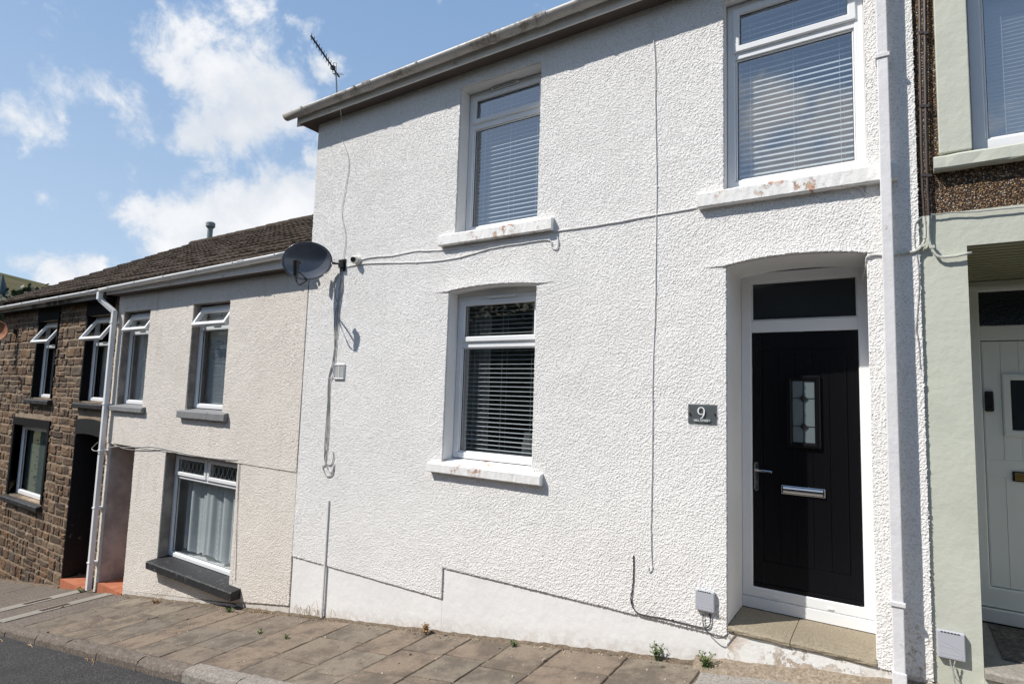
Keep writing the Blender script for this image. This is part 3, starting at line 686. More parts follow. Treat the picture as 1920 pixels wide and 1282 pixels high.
# ------------------------------------------------------------------ the white roughcast house
house = thing('terraced_house', (-2.8, 0, -2.1), 'white roughcast terraced house with black front door and three blinded windows', 'house', 'terraced houses along the steep street')
TOP = 3.30
doorL, doorR = -1.025, -.128
base = [(-5.845, -1.915), (-3.612, -1.925), (-3.612, -1.645), (doorL, -1.622)]
arch = [(doorL + (doorR - doorL) * k / 10, 1.003 + .042 * (1 - (2 * k / 10 - 1) ** 2)) for k in range(11)]
outer = base + arch + [(doorR, -1.60), (.148, -1.60), (.152, TOP), (-5.86, TOP)]
UL = (-3.628, -2.672, 1.60, 3.10); LL = (-3.676, -2.657, -.635, 1.004); UR = (-1.042, -.112, 1.60, 3.10)
slab('wall', jag(outer), [jag(q) for q in (rect(UL[0], UL[1], UL[2] - .06, UL[3]), arched(LL[0], LL[1], LL[2] - .06, LL[3], 1.034), rect(UR[0], UR[1], UR[2] - .06, UR[3]))], 0, .24, ROUGHCAST, house)
# smooth reveals lining each opening
def reveal(parent, x0, x1, z0, z1, y0, y1, m, sill=False, arch_=0., t=.006):
    mb = MB(); 
    mb.box(x0 - .002, x0 + t, y0, y1, z0, z1 + arch_ * .2); mb.box(x1 - t, x1 + .002, y0, y1, z0, z1 + arch_ * .2)
    if not arch_: mb.box(x0 + t + .0005, x1 - t - .0005, y0, y1, z1 - t, z1 + .002)
    else:
        n = 10
        for i in range(n):
            xa, xb = x0 + (x1 - x0) * i / n, x0 + (x1 - x0) * (i + 1) / n
            za, zb = [z1 + arch_ * (1 - (2 * q / n - 1) ** 2) for q in (i, i + 1)]
            mb.add([(xa, y0, za - t), (xb, y0, zb - t), (xb, y1, zb - t), (xa, y1, za - t), (xa, y0, za + .002), (xb, y0, zb + .002), (xb, y1, zb + .002), (xa, y1, za + .002)], [(0, 1, 2, 3), (4, 7, 6, 5), (0, 4, 5, 1), (2, 6, 7, 3)])
    return mb.build('reveal', m, parent)
for q in (UL, UR): reveal(house, *q, .012, .235, WHITEPAINT)
reveal(house, *LL, .012, .235, WHITEPAINT, arch_=.030)
reveal(house, doorL, doorR, -1.555, 1.003, .012, .56, WHITEPAINT, arch_=.042)
# smooth plinth below the roughcast, set back from it
pl = MB(); 
def plin(pts, y0=.011, y1=.24): pl.poly(pts, y0, y1)
plin([(-5.84, -1.915 - .005), (-5.84, -2.9), (-3.612, -2.6), (-3.612, -1.930)][::-1])
plin([(-3.6075, -1.650), (-3.6115, -2.6), (doorL, -2.2), (doorL, -1.627)][::-1])
pl.build('plinth', WHITEPAINT, house)
dbase = MB(); dbase.poly([(doorL + .001, -2.2), (.145, -2.0), (.145, -1.602), (doorR + .001, -1.602), (doorL + .001, -1.602)], .004, .24); dbase.build('step_base', BASEWORN, house)
# bell-cast hoods over door and lower window
def hood(x0, x1, ox0, ox1, z, rise, parent, m, out=.016, hgt=.32):
    mb = MB(); n = 26; vs = []; rnd = random.Random(3)
    for i in range(n + 1):
        x = x0 + (x1 - x0) * i / n
        if x < ox0: zz = z - .004
        elif x > ox1: zz = z - .004
        else: zz = z + rise * (1 - (2 * (x - ox0) / (ox1 - ox0) - 1) ** 2)
        e = min(1, (x - x0) / .22, (x1 - x) / .22); e = max(e, 0)
        zz += rnd.uniform(-.003, .003)
        o = out * (.12 + .88 * e)
        vs += [(x, .004, zz), (x, -o, zz + .001), (x, -o * .9, zz + .03), (x, -o * .42, zz + hgt * .45 * (.3 + .7 * e)), (x, .002, zz + hgt * (.3 + .7 * e))]
    fs = [(i * 5 + k, i * 5 + k + 1, i * 5 + 6 + k, i * 5 + 5 + k) for i in range(n) for k in range(4)] + [(0, 1, 2, 3, 4), tuple(n * 5 + k for k in range(4, -1, -1))]
    mb.add(vs, fs); return mb.build('hood_moulding', m, parent, smooth=False)
HOODS = ((-3.876, -2.466, LL[0], LL[1], 1.004, .030), (-1.226, -.046, doorL, doorR, 1.003, .042))
def archz(x, h): return h[4] + h[5] * np.where((x > h[2]) & (x < h[3]), 1 - (2 * (x - h[2]) / (h[3] - h[2]) - 1) ** 2, -.1)
def inside_white(x, z):
    k = (x > -5.845 - .004 * (z > 3.)) & (x < .152) & (z < 3.26) & (z > np.where(x < -3.612, -1.92, np.where(x < doorL, -1.635, -1.60)))
    for q in (UL, UR): k &= ~((x > q[0]) & (x < q[1]) & (z > q[2] - .03) & (z < q[3]))
    k &= ~((x > LL[0]) & (x < LL[1]) & (z > LL[2] - .03) & (z < archz(x, HOODS[0])))
    k &= ~((x > doorL) & (x < doorR) & (z < archz(x, HOODS[1])))
    return k
def bulge_white(x, z):
    o = np.zeros_like(x)
    for h in HOODS:
        t = z - archz(x, h); e = np.clip(np.minimum((x - h[0]) / .05, (h[1] - x) / .05), 0, 1)
        e2 = np.clip(np.minimum((x - h[0]) / .25, (h[1] - x) / .25), .25, 1)
        o += np.where(t > 0, .017 * e * e2 * np.exp(-t / (.10 * e2 + .01)), 0)
    return o
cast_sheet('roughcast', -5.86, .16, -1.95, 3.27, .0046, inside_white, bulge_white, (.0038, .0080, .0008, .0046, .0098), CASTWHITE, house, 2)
# side, back, floors so rooms are dark
sh = MB(); sh.box(-5.845, -5.60, .242, 7.9, -2.9, TOP); sh.box(-.02, .148, .57, 7.9, -2.4, TOP); sh.box(-5.6, -.02, 7.7, 7.9, -2.8, TOP)
sh.build('side_wall', ROUGHCAST, house)
gb = MB(); gb.add([(x, y, z) for x in (-5.845, -5.6) for y, z in ((.0, TOP), (7.9, TOP), (3.95, 5.66))], [(0, 1, 2), (3, 5, 4), (0, 3, 4, 1), (1, 4, 5, 2), (2, 5, 3, 0)]); gb.build('gable', ROUGHCAST, house)
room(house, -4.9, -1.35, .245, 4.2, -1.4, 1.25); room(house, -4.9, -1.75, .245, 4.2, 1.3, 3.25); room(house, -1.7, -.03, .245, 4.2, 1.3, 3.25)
# windows
w1 = window(house, None, UL[0] + .008, UL[1] - .008, 1.612, 3.09, .15, zt=(2.70, 2.775), blind=(.0435, R_(-30), .26, 1.70, 3.02, .05), fw=.06)
w2 = window(house, None, UR[0] + .008, UR[1] - .008, 1.612, 3.09, .09, zt=(2.64, 2.71), blind=(.0435, R_(-40), .20, 1.70, 3.02, .05), fw=.06)
w3 = window(house, 'dark lower window with its venetian blind slats open', LL[0] + .008, LL[1] - .008, -.628, .965, .15, zt=(.455, .53), blind=(.0435, R_(-4), .26, -.53, .92, .05), fw=.06)
hb = MB(); hb.box(LL[0] + .008, LL[1] - .008, .152, .21, .966, 1.035); hb.build('head_packer', WHITEPAINT, house)
for wn, x, z, y in ((w1, -3.17, 3.062, .15), (w2, -.60, 3.062, .09), (w3, -3.13, .938, .15)):
    v = MB(); v.box(x - .16, x + .16, y - .030, y - .0165, z - .012, z + .010); v.build('trickle_vent', UPVC, wn, bevel=.003)
    v = MB(); v.box(x - .14, x + .14, y - .033, y - .0305, z - .008, z - .002); v.build('vent_slot', RUBBER if wn is not w3 else UPVC_OLD, wn)
def sill(parent, wn, x0, x1, y0, y1, z0, z1, m, drop=.02, seed=1, amp=.0014):
    s = MB(); rough_block(s, x0, x1, y0, y1, z0, z1, amp, .025, drop, seed); return s.build('sill', m, parent, smooth=False)
sill(house, w1, -3.79, -2.495, -.062, .155, 1.462, 1.608, SILLPAINT, .035, 1)
sill(house, w3, -3.81, -2.54, -.062, .155, -.762, -.634, SILLPAINT, .035, 2)
sill(house, w2, -1.22, .048, -.062, .10, 1.458, 1.608, SILLPAINT, .035, 3)
# eaves
ev = MB(); ev.box(-6.06, .16, -.155, -.135, 3.24, 3.36); ev.build('fascia', FASCIA, house, bevel=.003)
sf = MB(); sf.box(-6.06, .16, -.134, -.0095, 3.242, 3.256); sf.box(-6.06, -5.862, -.009, 4, 3.242, 3.256); sf.build('soffit', SOFFIT, house)
bb = MB(); bb.add([(x, y, z) for x in (-6.08, -6.062) for y, z in ((-.155, 3.20), (-.155, 3.38), (3.95, 5.70), (3.95, 5.50))], [(0, 1, 2, 3), (4, 7, 6, 5), (0, 4, 5, 1), (1, 5, 6, 2), (2, 6, 7, 3), (3, 7, 4, 0)]); bb.build('bargeboard', FASCIA, house)
gutter(house, -6.22, .45, 3.352, 3.375, -.212, r=.06, step=.92, joints=(-4.75, -2.55, -.3))
tiled_roof(house, -6.18, .30, -.19, 3.350, 3.95, 5.72, 14, 5, mname=TILES)
ap = MB(); rnd = random.Random(8)
for k in range(90):
    x = rnd.uniform(-6, .1); ap.obox((x, -.165 + rnd.uniform(-.03, .01), 3.385 + rnd.uniform(0, .012)), (rnd.uniform(.01, .04), 0, .003), (0, .012, 0), (0, 0, rnd.uniform(.006, .016)))
tag(ap.build('moss', mat('roof_moss', (.06, .05, .035), .95, var=.5, vscale=30), house), kind='stuff')
# downpipe
dp = MB()
for a, b in ((2.28, 3.36), (-1.165, 2.28), (-1.60, -1.165)): dp.box(-.047, .016, -.112, -.05, a + .001, b - .001)
dpo = dp.build('downpipe', PIPE, house, bevel=.006)
for z in (2.275, -1.17):
    c = MB(); c.box(-.056, .026, -.12, -.002, z - .014, z + .014); c.build('pipe_clip', PIPE, dpo, bevel=.004)
c = MB(); c.box(-.052, .021, -.117, -.045, -1.70, -1.56); c.build('pipe_collar', PIPE, dpo, bevel=.004)
sh_ = MB(); sh_.box(-.043, .012, -.108, -.052, -1.80, -1.701); sh_.build('pipe_outlet', RUBBER, dpo)
# door
DY = .47
fr = MB(); 
fr.ring(doorL + .006, doorR - .006, -1.47, 1.03, .078, DY, DY + .07)
fr.box(doorL + .083, doorR - .083, DY + .005, DY + .066, .553, .645)
fro = fr.build('door_frame', UPVC, house, bevel=.003)
fg = MB(); fg.ring(doorL + .082, doorR - .082, .644, .953, .012, DY + .012, DY + .05); fg.build('fanlight_bead', UPVC, fro)
fp = MB(); fp.box(doorL + .09, doorR - .09, DY + .028, DY + .034, .652, .946); fp.build('fanlight', DARKGLASS, fro)
gk = MB(); gk.ring(doorL + .094, doorR - .094, .656, .941, .006, DY + .018, DY + .027, ch=.001); gk.build('gasket', RUBBER, fro)
thb = MB(); thb.box(doorL + .007, doorR - .007, DY - .004, DY + .06, -1.552, -1.4712); thb.build('threshold_board', UPVC, house, bevel=.003)
for x in (-.78, -.42):
    c = MB(); c.box(x - .02, x + .02, DY - .007, DY - .0002, -1.452, -1.440); c.build('drain_cap', UPVC, fro, bevel=.002)
lx0, lx1, lz0, lz1 = doorL + .086, doorR - .086, -1.398, .549
leaf = MB(); 
# leaf with vertical grooves and a bottom rail: strips separated by shallow channels
gx = [lx0 + .075, lx0 + .205, lx0 + .30, lx0 + .42, lx0 + .54, lx0 + .635]
leaf.box(lx0, lx1, DY + .026, DY + .06, lz0, lz1)
leaf.box(lx0 + .002, lx0 + .073, DY + .018, DY + .0255, lz0 + .002, lz1 - .002); leaf.box(lx1 - .073, lx1 - .002, DY + .018, DY + .0255, lz0 + .002, lz1 - .002)
leaf.box(lx0 + .0735, lx1 - .0735, DY + .018, DY + .0255, lz0 + .002, lz0 + .20); leaf.box(lx0 + .0735, lx1 - .0735, DY + .018, DY + .0255, lz1 - .13, lz1 - .002)
n = 5; xa = lx0 + .078; xb = lx1 - .078
for k in range(n):
    a = xa + (xb - xa) * k / n + .002; b = xa + (xb - xa) * (k + 1) / n - .002
    leaf.box(a, b, DY + .0195, DY + .0255, lz0 + .204, lz1 - .134)
door = leaf.build('door', DOORBLACK, house, bevel=.0015)
wb = MB(); wb.box(lx0 + .01, lx1 - .01, DY + .006, DY + .017, lz0 + .003, lz0 + .035); wb.build('weather_bar', DOORBLACK, door, bevel=.003)
dgx0, dgx1, dgz0, dgz1 = -.69, -.462, -.325, .215
c = MB(); c.ring(dgx0, dgx1, dgz0, dgz1, .032, DY - .006, DY + .0185, ch=.008); c.ring(dgx0 + .028, dgx1 - .028, dgz0 + .028, dgz1 - .028, .012, DY + .002, DY + .0186, ch=.004); c.build('glazing_frame', DOORBLACK, door)
c = MB(); c.box(dgx0 + .03, dgx1 - .03, DY + .0115, DY + .0178, dgz0 + .03, dgz1 - .03); c.build('glass_panel', FROST, door)
c = MB(); cx = (dgx0 + dgx1) / 2
c.box(cx - .0025, cx + .0025, DY + .0085, DY + .0112, dgz0 + .035, dgz1 - .035)
for zz in (.045, -.165): c.box(dgx0 + .036, dgx1 - .036, DY + .0088, DY + .0110, zz - .0022, zz + .0022); c.poly([(cx - .028, zz), (cx, zz - .028), (cx + .028, zz), (cx, zz + .028)], DY + .002, DY + .0084)
c.build('leaded_diamond', BLACKPLASTIC, door)
c = MB(); n = 10
hx, hz0, hz1 = -.912, -.672, -.458
pts = [(hx + .016 * math.cos(math.pi * k / n), hz1 - .016 + .016 * math.sin(math.pi * k / n)) for k in range(n + 1)] + [(hx - .016 * math.cos(math.pi * k / n), hz0 + .016 - .016 * math.sin(math.pi * k / n)) for k in range(n + 1)]
c.poly(pts, DY + .005, DY + .0178); c.tube([(hx, DY + .004, -.515), (hx, DY - .028, -.515)], .009, 12)
c.tube(wiggle([(hx, DY - .030, -.514), (hx + .03, DY - .036, -.516), (hx + .08, DY - .036, -.517), (hx + .118, DY - .030, -.52)], 4, 0), .0085, 10)
c.tube([(hx, DY + .0048, -.61), (hx, DY + .001, -.61)], .008, 12)
c.build('handle', CHROME, door, bevel=.0015)
c = MB(); c.box(-.735, -.441, DY + .006, DY + .0178, -.677, -.613); lb = c.build('letterbox', CHROME, door, bevel=.004)
c = MB(); n = 8; vs = []
for xx in (-.722, -.454):
    for k in range(n + 1):
        a = math.pi * k / n; vs.append((xx, DY + .0055 - .010 * math.sin(a), -.645 + .024 * math.cos(a)))
c.add(vs, [(k, k + 1, n + 2 + k, n + 1 + k) for k in range(n)] + [tuple(range(n + 1)), tuple(range(2 * n + 1, n, -1))]); c.build('letterbox_flap', CHROME, lb, smooth=False)
c = MB(); c.tube([(-.80, DY + .0175, .33), (-.80, DY + .014, .33)], .003, 8); c.build('peephole', CHROME, door)
# doorstep slabs
st = MB(); rough_block(st, doorL + .008, -.622, -.012, DY - .006, -1.603, -1.556, .003, .06, .008, 5); rough_block(st, -.617, doorR - .004, -.010, DY - .006, -1.602, -1.5545, .003, .06, .010, 6)
st.build('doorstep', STEPSTONE, house)
# kitchen jug behind the lower window
jt = thing('jug', (-2.93, .36, -.56), 'pale jug standing on the inner sill behind the dark lower window blind', 'jug')
c = MB(); prof = [(0, .0), (.052, .0), (.06, .03), (.055, .11), (.038, .16), (.036, .20), (.044, .215), (.0, .218)]; N = 20
vs = [( -2.93 + r * math.cos(2 * math.pi * k / N), .36 + r * math.sin(2 * math.pi * k / N), -.56 + z) for r, z in prof for k in range(N)]
c.add(vs, [(i * N + k, i * N + (k + 1) % N, (i + 1) * N + (k + 1) % N, (i + 1) * N + k) for i in range(len(prof) - 1) for k in range(N)]); c.build('jug_body', CREAM, jt, smooth=True)
c = MB(); c.tube(wiggle([(-2.885, .36, -.38), (-2.84, .36, -.40), (-2.84, .36, -.47), (-2.88, .36, -.50)], 5, 0), .007, 8); c.build('jug_handle', CREAM, jt, smooth=True)
c = MB(); c.box(LL[0] - .02, LL[1] + .02, .245, .46, -.60, -.565); c.build('inner_sill', UPVC_OLD, house)
c = MB(); vs = []
for k in range(25):
    x = -3.72 + .30 * k / 24; y = .40 + .025 * math.sin(k * 1.3); vs += [(x, y, -.55), (x, y, 1.02)]
c.add(vs, [(2 * k, 2 * k + 2, 2 * k + 3, 2 * k + 1) for k in range(24)]); c.build('curtain', CURTAIN, house, smooth=True)
# ------------------------------------------------------------------ fittings on the white house
t = thing('house_sign', (-1.197, 0, -.165), 'grey acrylic house number sign reading 9 Hill Street beside the black door', 'sign')
c = MB(); c.box(-1.298, -1.092, -.008, -.001, -.166, -.024); c.build('backing', SIGNGREY, t)
c = MB(); c.box(-1.298, -1.092, -.0165, -.0135, -.166, -.024); c.build('front_plate', ACRYLIC, t, bevel=.001)
c = MB()
for x in (-1.288, -1.104): c = MB(); c.tube([(x, -.002, -.092), (x, -.022, -.092)], .0065, 12); c.build('screw', COPPER, t)
# the numeral, drawn as an old-style nine with thick and thin strokes
def stroke(mb, pts, ws, y0, y1):
    n = len(pts); l = []; r = []
    for i in range(n):
        a = Vector(pts[max(i - 1, 0)]); b = Vector(pts[min(i + 1, n - 1)]); d = (b - a).normalized(); nn = Vector((-d.y, d.x)); p = Vector(pts[i])
        l.append(p + nn * ws[i] / 2); r.append(p - nn * ws[i] / 2)
    for i in range(n - 1):
        q = [l[i], l[i + 1], r[i + 1], r[i]]; mb.poly([(v.x, v.y) for v in q], y0, y1)
c = MB(); cx, cz, rx, rz = -1.200, -.072, .0225, .026; pts = []; ws = []
for k in range(29):
    a = math.radians(-60 - 300 * k / 28 - 0); pts.append((cx + rx * math.cos(a), cz + rz * math.sin(a))); ws.append(.0045 + .0045 * abs(math.cos(a)))
stroke(c, pts, ws, -.0185, -.0168)
pts = [(cx + rx, cz + .002), (cx + rx * .96, cz - .015), (cx + rx * .75, cz - .032), (cx + rx * .35, cz - .047), (cx - rx * .3, cz - .058)]; stroke(c, pts, [.009, .009, .008, .006, .003], -.0184, -.0169)
c.build('numeral', SIGNWHITE, t)
me = text_mesh('HILL STREET', .0235, -1.194, -.0182, -.150, .0012, .92); link('lettering', me, SIGNWHITE, t)
t = thing('wall_vent', (-5.21, 0, .12), 'square white louvred vent grille on the white roughcast wall below the dish', 'vent')
c = MB(); c.ring(-5.295, -5.125, .115, .285, .014, -.024, -.001); c.box(-5.214, -5.206, -.020, -.004, .13, .27); c.build('frame', UPVC_OLD, t)
c = MB()
for k in range(15): c.add([(x, y, z) for x in (-5.281, -5.139) for y, z in ((-.018, .130 + k * .0095), (-.006, .1375 + k * .0095), (-.004, .1365 + k * .0095), (-.016, .129 + k * .0095))], [(0, 1, 5, 4), (1, 2, 6, 5), (2, 3, 7, 6), (3, 0, 4, 7)])
c.build('louvre', UPVC_OLD, t)
t = thing('security_camera', (-5.03, 0, 1.43), 'small white dome security camera beside the satellite dish bracket', 'camera')
c = MB(); c.tube([(-5.01, -.001, 1.45), (-5.01, -.03, 1.45)], .048, 20); c.build('mount', CREAM, t, bevel=.004)
def ball(mb, c, r, sx=1, sy=1, sz=1, N=18, Mm=10):
    vs = [(c[0] + r * sx * math.sin(math.pi * i / Mm) * math.cos(2 * math.pi * k / N), c[1] + r * sy * math.sin(math.pi * i / Mm) * math.sin(2 * math.pi * k / N), c[2] + r * sz * math.cos(math.pi * i / Mm)) for i in range(Mm + 1) for k in range(N)]
    mb.add(vs, [(i * N + k, i * N + (k + 1) % N, (i + 1) * N + (k + 1) % N, (i + 1) * N + k) for i in range(Mm) for k in range(N)])
c = MB(); ball(c, (-5.018, -.048, 1.452), .045); c.build('body', CREAM, t, smooth=True)
c = MB(); lv = Vector((.35, -.93, -.12)).normalized(); p = Vector((-5.018, -.048, 1.452)); c.tube([p + lv * .028, p + lv * .047], .030, 20); c.build('lens', BLACKPLASTIC, t, bevel=.003)
# satellite dish
def dish(C, nrm, a, b, bracket, lnb, label, m, group='satellite dishes'):
    C = Vector(C); n = Vector(nrm).normalized(); h = n.cross(Vector((0, 0, 1))).normalized() * -1; v = h.cross(n).normalized()
    if v.z < 0: v = -v
    t = thing('satellite_dish', bracket, label, 'satellite dish', group)
    mb = MB(); RR = 9; N = 48; vs = []
    for side, off in ((0, 0.), (1, -.006)):
        for i in range(RR + 1):
            q = i / RR
            for k in range(N):
                an = 2 * math.pi * k / N; dd = .055 * (q * q - 1)
                vs.append(C + h * (a * q * math.cos(an)) + v * (b * q * math.sin(an)) + n * (dd + off))
    fs = []; S = (RR + 1) * N
    for i in range(RR):
        for k in range(N):
            l = (k + 1) % N; fs += [(i * N + k, i * N + l, (i + 1) * N + l, (i + 1) * N + k), (S + i * N + k, S + (i + 1) * N + k, S + (i + 1) * N + l, S + i * N + l)]
    for k in range(N): l = (k + 1) % N; fs.append((RR * N + k, RR * N + l, S + RR * N + l, S + RR * N + k))
    mb.add(vs, fs); mb.build('reflector', m, t, smooth=True)
    rim = MB(); rim.tube([C + h * (a * math.cos(2 * math.pi * k / N)) + v * (b * math.sin(2 * math.pi * k / N)) for k in range(N + 1)], .0055, 6); rim.build('rim', m, t, smooth=True)
    B = Vector(bracket); ctr = C - n * .105
    br = MB(); br.box(B.x - .045, B.x + .045, -.012, -.001, B.z - .08, B.z + .06); br.obox(B + Vector((0, -.035, 0)), (.022, 0, 0), (0, .024, 0), (0, 0, .045))
    hr = h if h.x > 0 else -h; br.tube([B + Vector((0, -.045, 0)), C + hr * (a * .93) - n * .035, C + hr * (a * .6) - n * .075, ctr], .014, 10); br.obox(ctr, tuple(h * .05), tuple(n * .02), tuple(v * .05))
    for q in ((.03, .02), (-.03, .02), (.03, -.05), (-.03, -.05)): br.tube([(B.x + q[0], -.011, B.z + q[1]), (B.x + q[0], -.028, B.z + q[1])], .007, 6)
    br.build('bracket', BLACKPLASTIC, t)
    Lp = Vector(lnb); root = C - v * (b * .93)
    arm = MB(); arm.tube([root - n * .02, root + (Lp - root) * .5 - v * .01, Lp - v * .05], .010, 8); arm.build('arm', BLACKPLASTIC, t)
    ln = MB(); ax = (v * 1. + n * .18).normalized(); ln.tube([Lp - ax * .10, Lp - ax * .095, Lp - ax * .02, Lp - ax * .018, Lp + ax * .075, Lp + ax * .085], .02, 14, rr=[.018, .028, .029, .034, .033, .018])
    fd = (C - Lp).normalized(); ln.tube([Lp + ax * .04, Lp + ax * .04 + fd * .055], .032, 14); ln.build('receiver', BLACKPLASTIC, t)
    cb = MB()
    for q in (-.006, .006, .014): cb.tube(wiggle([Lp - ax * .08 + h * q, Lp - ax * .13 + h * q, Lp - ax * .13 + (root - Lp) * .35 - v * (.015 + q), root - v * .03 + h * q, root - n * .04], 6, .001), .0032, 6)
    cb.build('lead', DARKCABLE, t)
    for q in ((.08, -.02), (-.07, -.05), (.04, -.14)):
        pass
    return t
dish((-5.55, -.275, 1.445), (.62, -.78, .05), .278, .222, (-5.255, 0, 1.43), (-5.435, -.50, 1.315), 'dark grey satellite dish on the corner of the white house', DISH)
dish((-15.55, -.30, .98), (.6, -.78, .1), .25, .22, (-15.35, 0, 1.0), (-15.4, -.6, .85), 'rusty orange satellite dish on the stone house at the picture edge', RUSTY)
# cables
cable('thin pale cable dropping from the gutter end to the satellite dish', [(-5.787,-0.165,3.292), (-5.523,-0.165,3.278), (-5.301,-0.160,3.250), (-5.420,-0.020,3.145), (-5.394,-0.012,2.945), (-5.258,-0.012,2.656), (-5.288,-0.012,2.354), (-5.325,-0.012,2.041), (-5.239,-0.012,1.776), (-5.247,-0.012,1.558), (-5.274,-0.020,1.453)], .004, WHITECABLE, .002, 1)
cable('long white cable from the security camera, passing under the upper left sill', [(-5.002,-0.010,1.453), (-4.764,-0.010,1.464), (-4.439,-0.010,1.447), (-4.133,-0.010,1.459), (-3.771,-0.010,1.430), (-3.304,-0.010,1.430), (-2.761,-0.010,1.445), (-2.483,-0.010,1.453), (-2.022,-0.010,1.453), (-1.560,-0.010,1.467), (-1.235,-0.010,1.478)], .0055, WHITECABLE, .0025, 2, clips=.5)
cable('white cable sagging below the upper left sill and ending in a small hook', [(-5.191,-0.010,1.398), (-4.843,-0.010,1.400), (-4.126,-0.010,1.340), (-3.628,-0.010,1.327), (-3.176,-0.010,1.378), (-2.816,-0.010,1.387), (-2.541,-0.010,1.383), (-2.511,-0.012,1.316), (-2.462,-0.012,1.292), (-2.442,-0.012,1.347), (-2.460,-0.012,1.416)], .0055, WHITECABLE, .002, 3, clips=.5)
cable('thin white vertical cable hanging down the middle of the white wall to a loop', [(-1.649,-0.012,3.313), (-1.610,-0.012,3.120), (-1.580,-0.010,2.740), (-1.572,-0.010,2.282), (-1.558,-0.010,1.788), (-1.558,-0.010,1.219), (-1.561,-0.010,0.664), (-1.574,-0.010,0.202), (-1.574,-0.010,-0.210), (-1.575,-0.010,-0.616), (-1.579,-0.010,-1.016), (-1.569,-0.010,-1.211), (-1.564,-0.010,-1.273), (-1.589,-0.010,-1.301), (-1.593,-0.010,-1.267)], .0038, WHITECABLE, .0018, 4, clips=.8)
cable('white cable tucked along under the big upper window sill', [(-1.222,-0.012,1.480), (-0.874,-0.012,1.478), (-0.521,-0.012,1.471), (-0.230,-0.012,1.466), (-0.162,-0.012,1.443), (-0.133,-0.012,1.401), (-0.123,-0.012,1.447)], .006, WHITECABLE, .002, 5)
b1 = [(-5.252,-0.020,1.401), (-5.265,-0.015,1.280), (-5.292,-0.012,1.127), (-5.300,-0.012,0.912), (-5.306,-0.012,0.667), (-5.321,-0.012,0.423), (-5.341,-0.012,0.241), (-5.384,-0.012,0.107), (-5.376,-0.012,-0.183), (-5.381,-0.012,-0.423), (-5.381,-0.012,-0.720), (-5.366,-0.012,-0.790), (-5.317,-0.012,-0.833), (-5.254,-0.012,-0.827), (-5.225,-0.012,-0.754), (-5.240,-0.012,-0.685)]
b2 = [(-5.293,-0.020,1.356), (-5.236,-0.015,1.154), (-5.306,-0.012,0.974), (-5.345,-0.012,0.791), (-5.317,-0.012,0.484), (-5.328,-0.012,0.301), (-5.379,-0.012,0.149), (-5.361,-0.012,-0.242), (-5.356,-0.012,-0.600), (-5.377,-0.012,-0.767), (-5.302,-0.012,-0.890), (-5.238,-0.012,-0.913), (-5.201,-0.012,-0.822)]
b3 = [(-5.319,-0.020,1.333), (-5.368,-0.015,1.195), (-5.360,-0.012,1.070), (-5.273,-0.012,0.910), (-5.286,-0.012,0.544), (-5.306,-0.014,0.180), (-5.361,-0.012,0.059), (-5.336,-0.012,-0.420), (-5.346,-0.012,-0.812), (-5.395,-0.012,-0.864), (-5.323,-0.012,-0.962), (-5.227,-0.012,-0.935), (-5.206,-0.012,-0.869)]
cable('bundle of grey cables hanging from the dish bracket past the vent', b1, .0048, GREYCABLE, .002, 6, also=(b2, b3), name='cable_bundle', cat='cable bundle')
t = tag(MB().box(-5.275, -5.251, -.02, -.0005, -2.53, -1.22).build('cable_conduit', WHITECABLE, bevel=.004, loc=(-5.26, 0, -2.5)), 'straight white cable conduit rising up the wall from the pavement', 'conduit')
cable('black cable looping from the white wall down to the grey box by the door', [(-1.713,-0.010,-1.201), (-1.712,-0.010,-1.336), (-1.719,-0.010,-1.437), (-1.730,-0.012,-1.538), (-1.703,-0.012,-1.599), (-1.644,-0.010,-1.622), (-1.491,-0.010,-1.614), (-1.332,-0.010,-1.611), (-1.186,-0.012,-1.610), (-1.141,-0.014,-1.584), (-1.133,-0.014,-1.538), (-1.141,-0.014,-1.504)], .0042, DARKCABLE, .001, 7, clips=.35)
cable('thin black cable drooping from the grey box to the doorstep edge', [(-1.185,-0.014,-1.514), (-1.181,-0.018,-1.585), (-1.154,-0.020,-1.625), (-1.100,-0.030,-1.649), (-1.056,-0.030,-1.642), (-1.008,-0.020,-1.608), (-0.977,-0.014,-1.585)], .0035, DARKCABLE, .001, 8)
def jbox(x0, x1, z0, z1, label, y=-.001):
    t = thing('junction_box', ((x0 + x1) / 2, y, z0), label, 'junction box', 'grey telecom boxes low on the walls')
    c = MB(); c.box(x0, x1, y - .034, y, z0, z1); c.build('cover', GREYBOX, t, bevel=.006)
    c = MB()
    for k in range(6): a = x0 + .02 + k * (x1 - x0 - .04) / 6; c.box(a, a + (x1 - x0 - .04) / 6 - .005, y - .036, y - .0345, z1 - .008, z1 - .002)
    c.build('top_slot', RUBBER, t)
    c = MB(); cx = (x0 + x1) / 2; w_ = x1 - x0
    c.tube(wiggle([(x0 + .1 * w_, y - .0345, z0 + .10), (cx - .1 * w_, y - .0345, z0 + .085), (x1 - .1 * w_, y - .0345, z0 + .06)], 6, 0), .0011, 4)
    c.tube(wiggle([(x0 + .1 * w_, y - .0345, z0 + .07), (cx, y - .0345, z0 + .062), (x1 - .1 * w_, y - .0345, z0 + .04)], 6, 0), .0011, 4)
    c.ring(x0 + .12 * w_, x1 - .12 * w_, z0 + .012, z0 + .030, .0015, y - .0352, y - .0335, ch=.0003)
    c.build('embossing', GREYBOX, t)
jbox(-1.236, -1.102, -1.488, -1.348, 'small grey wall box low on the white wall left of the door')
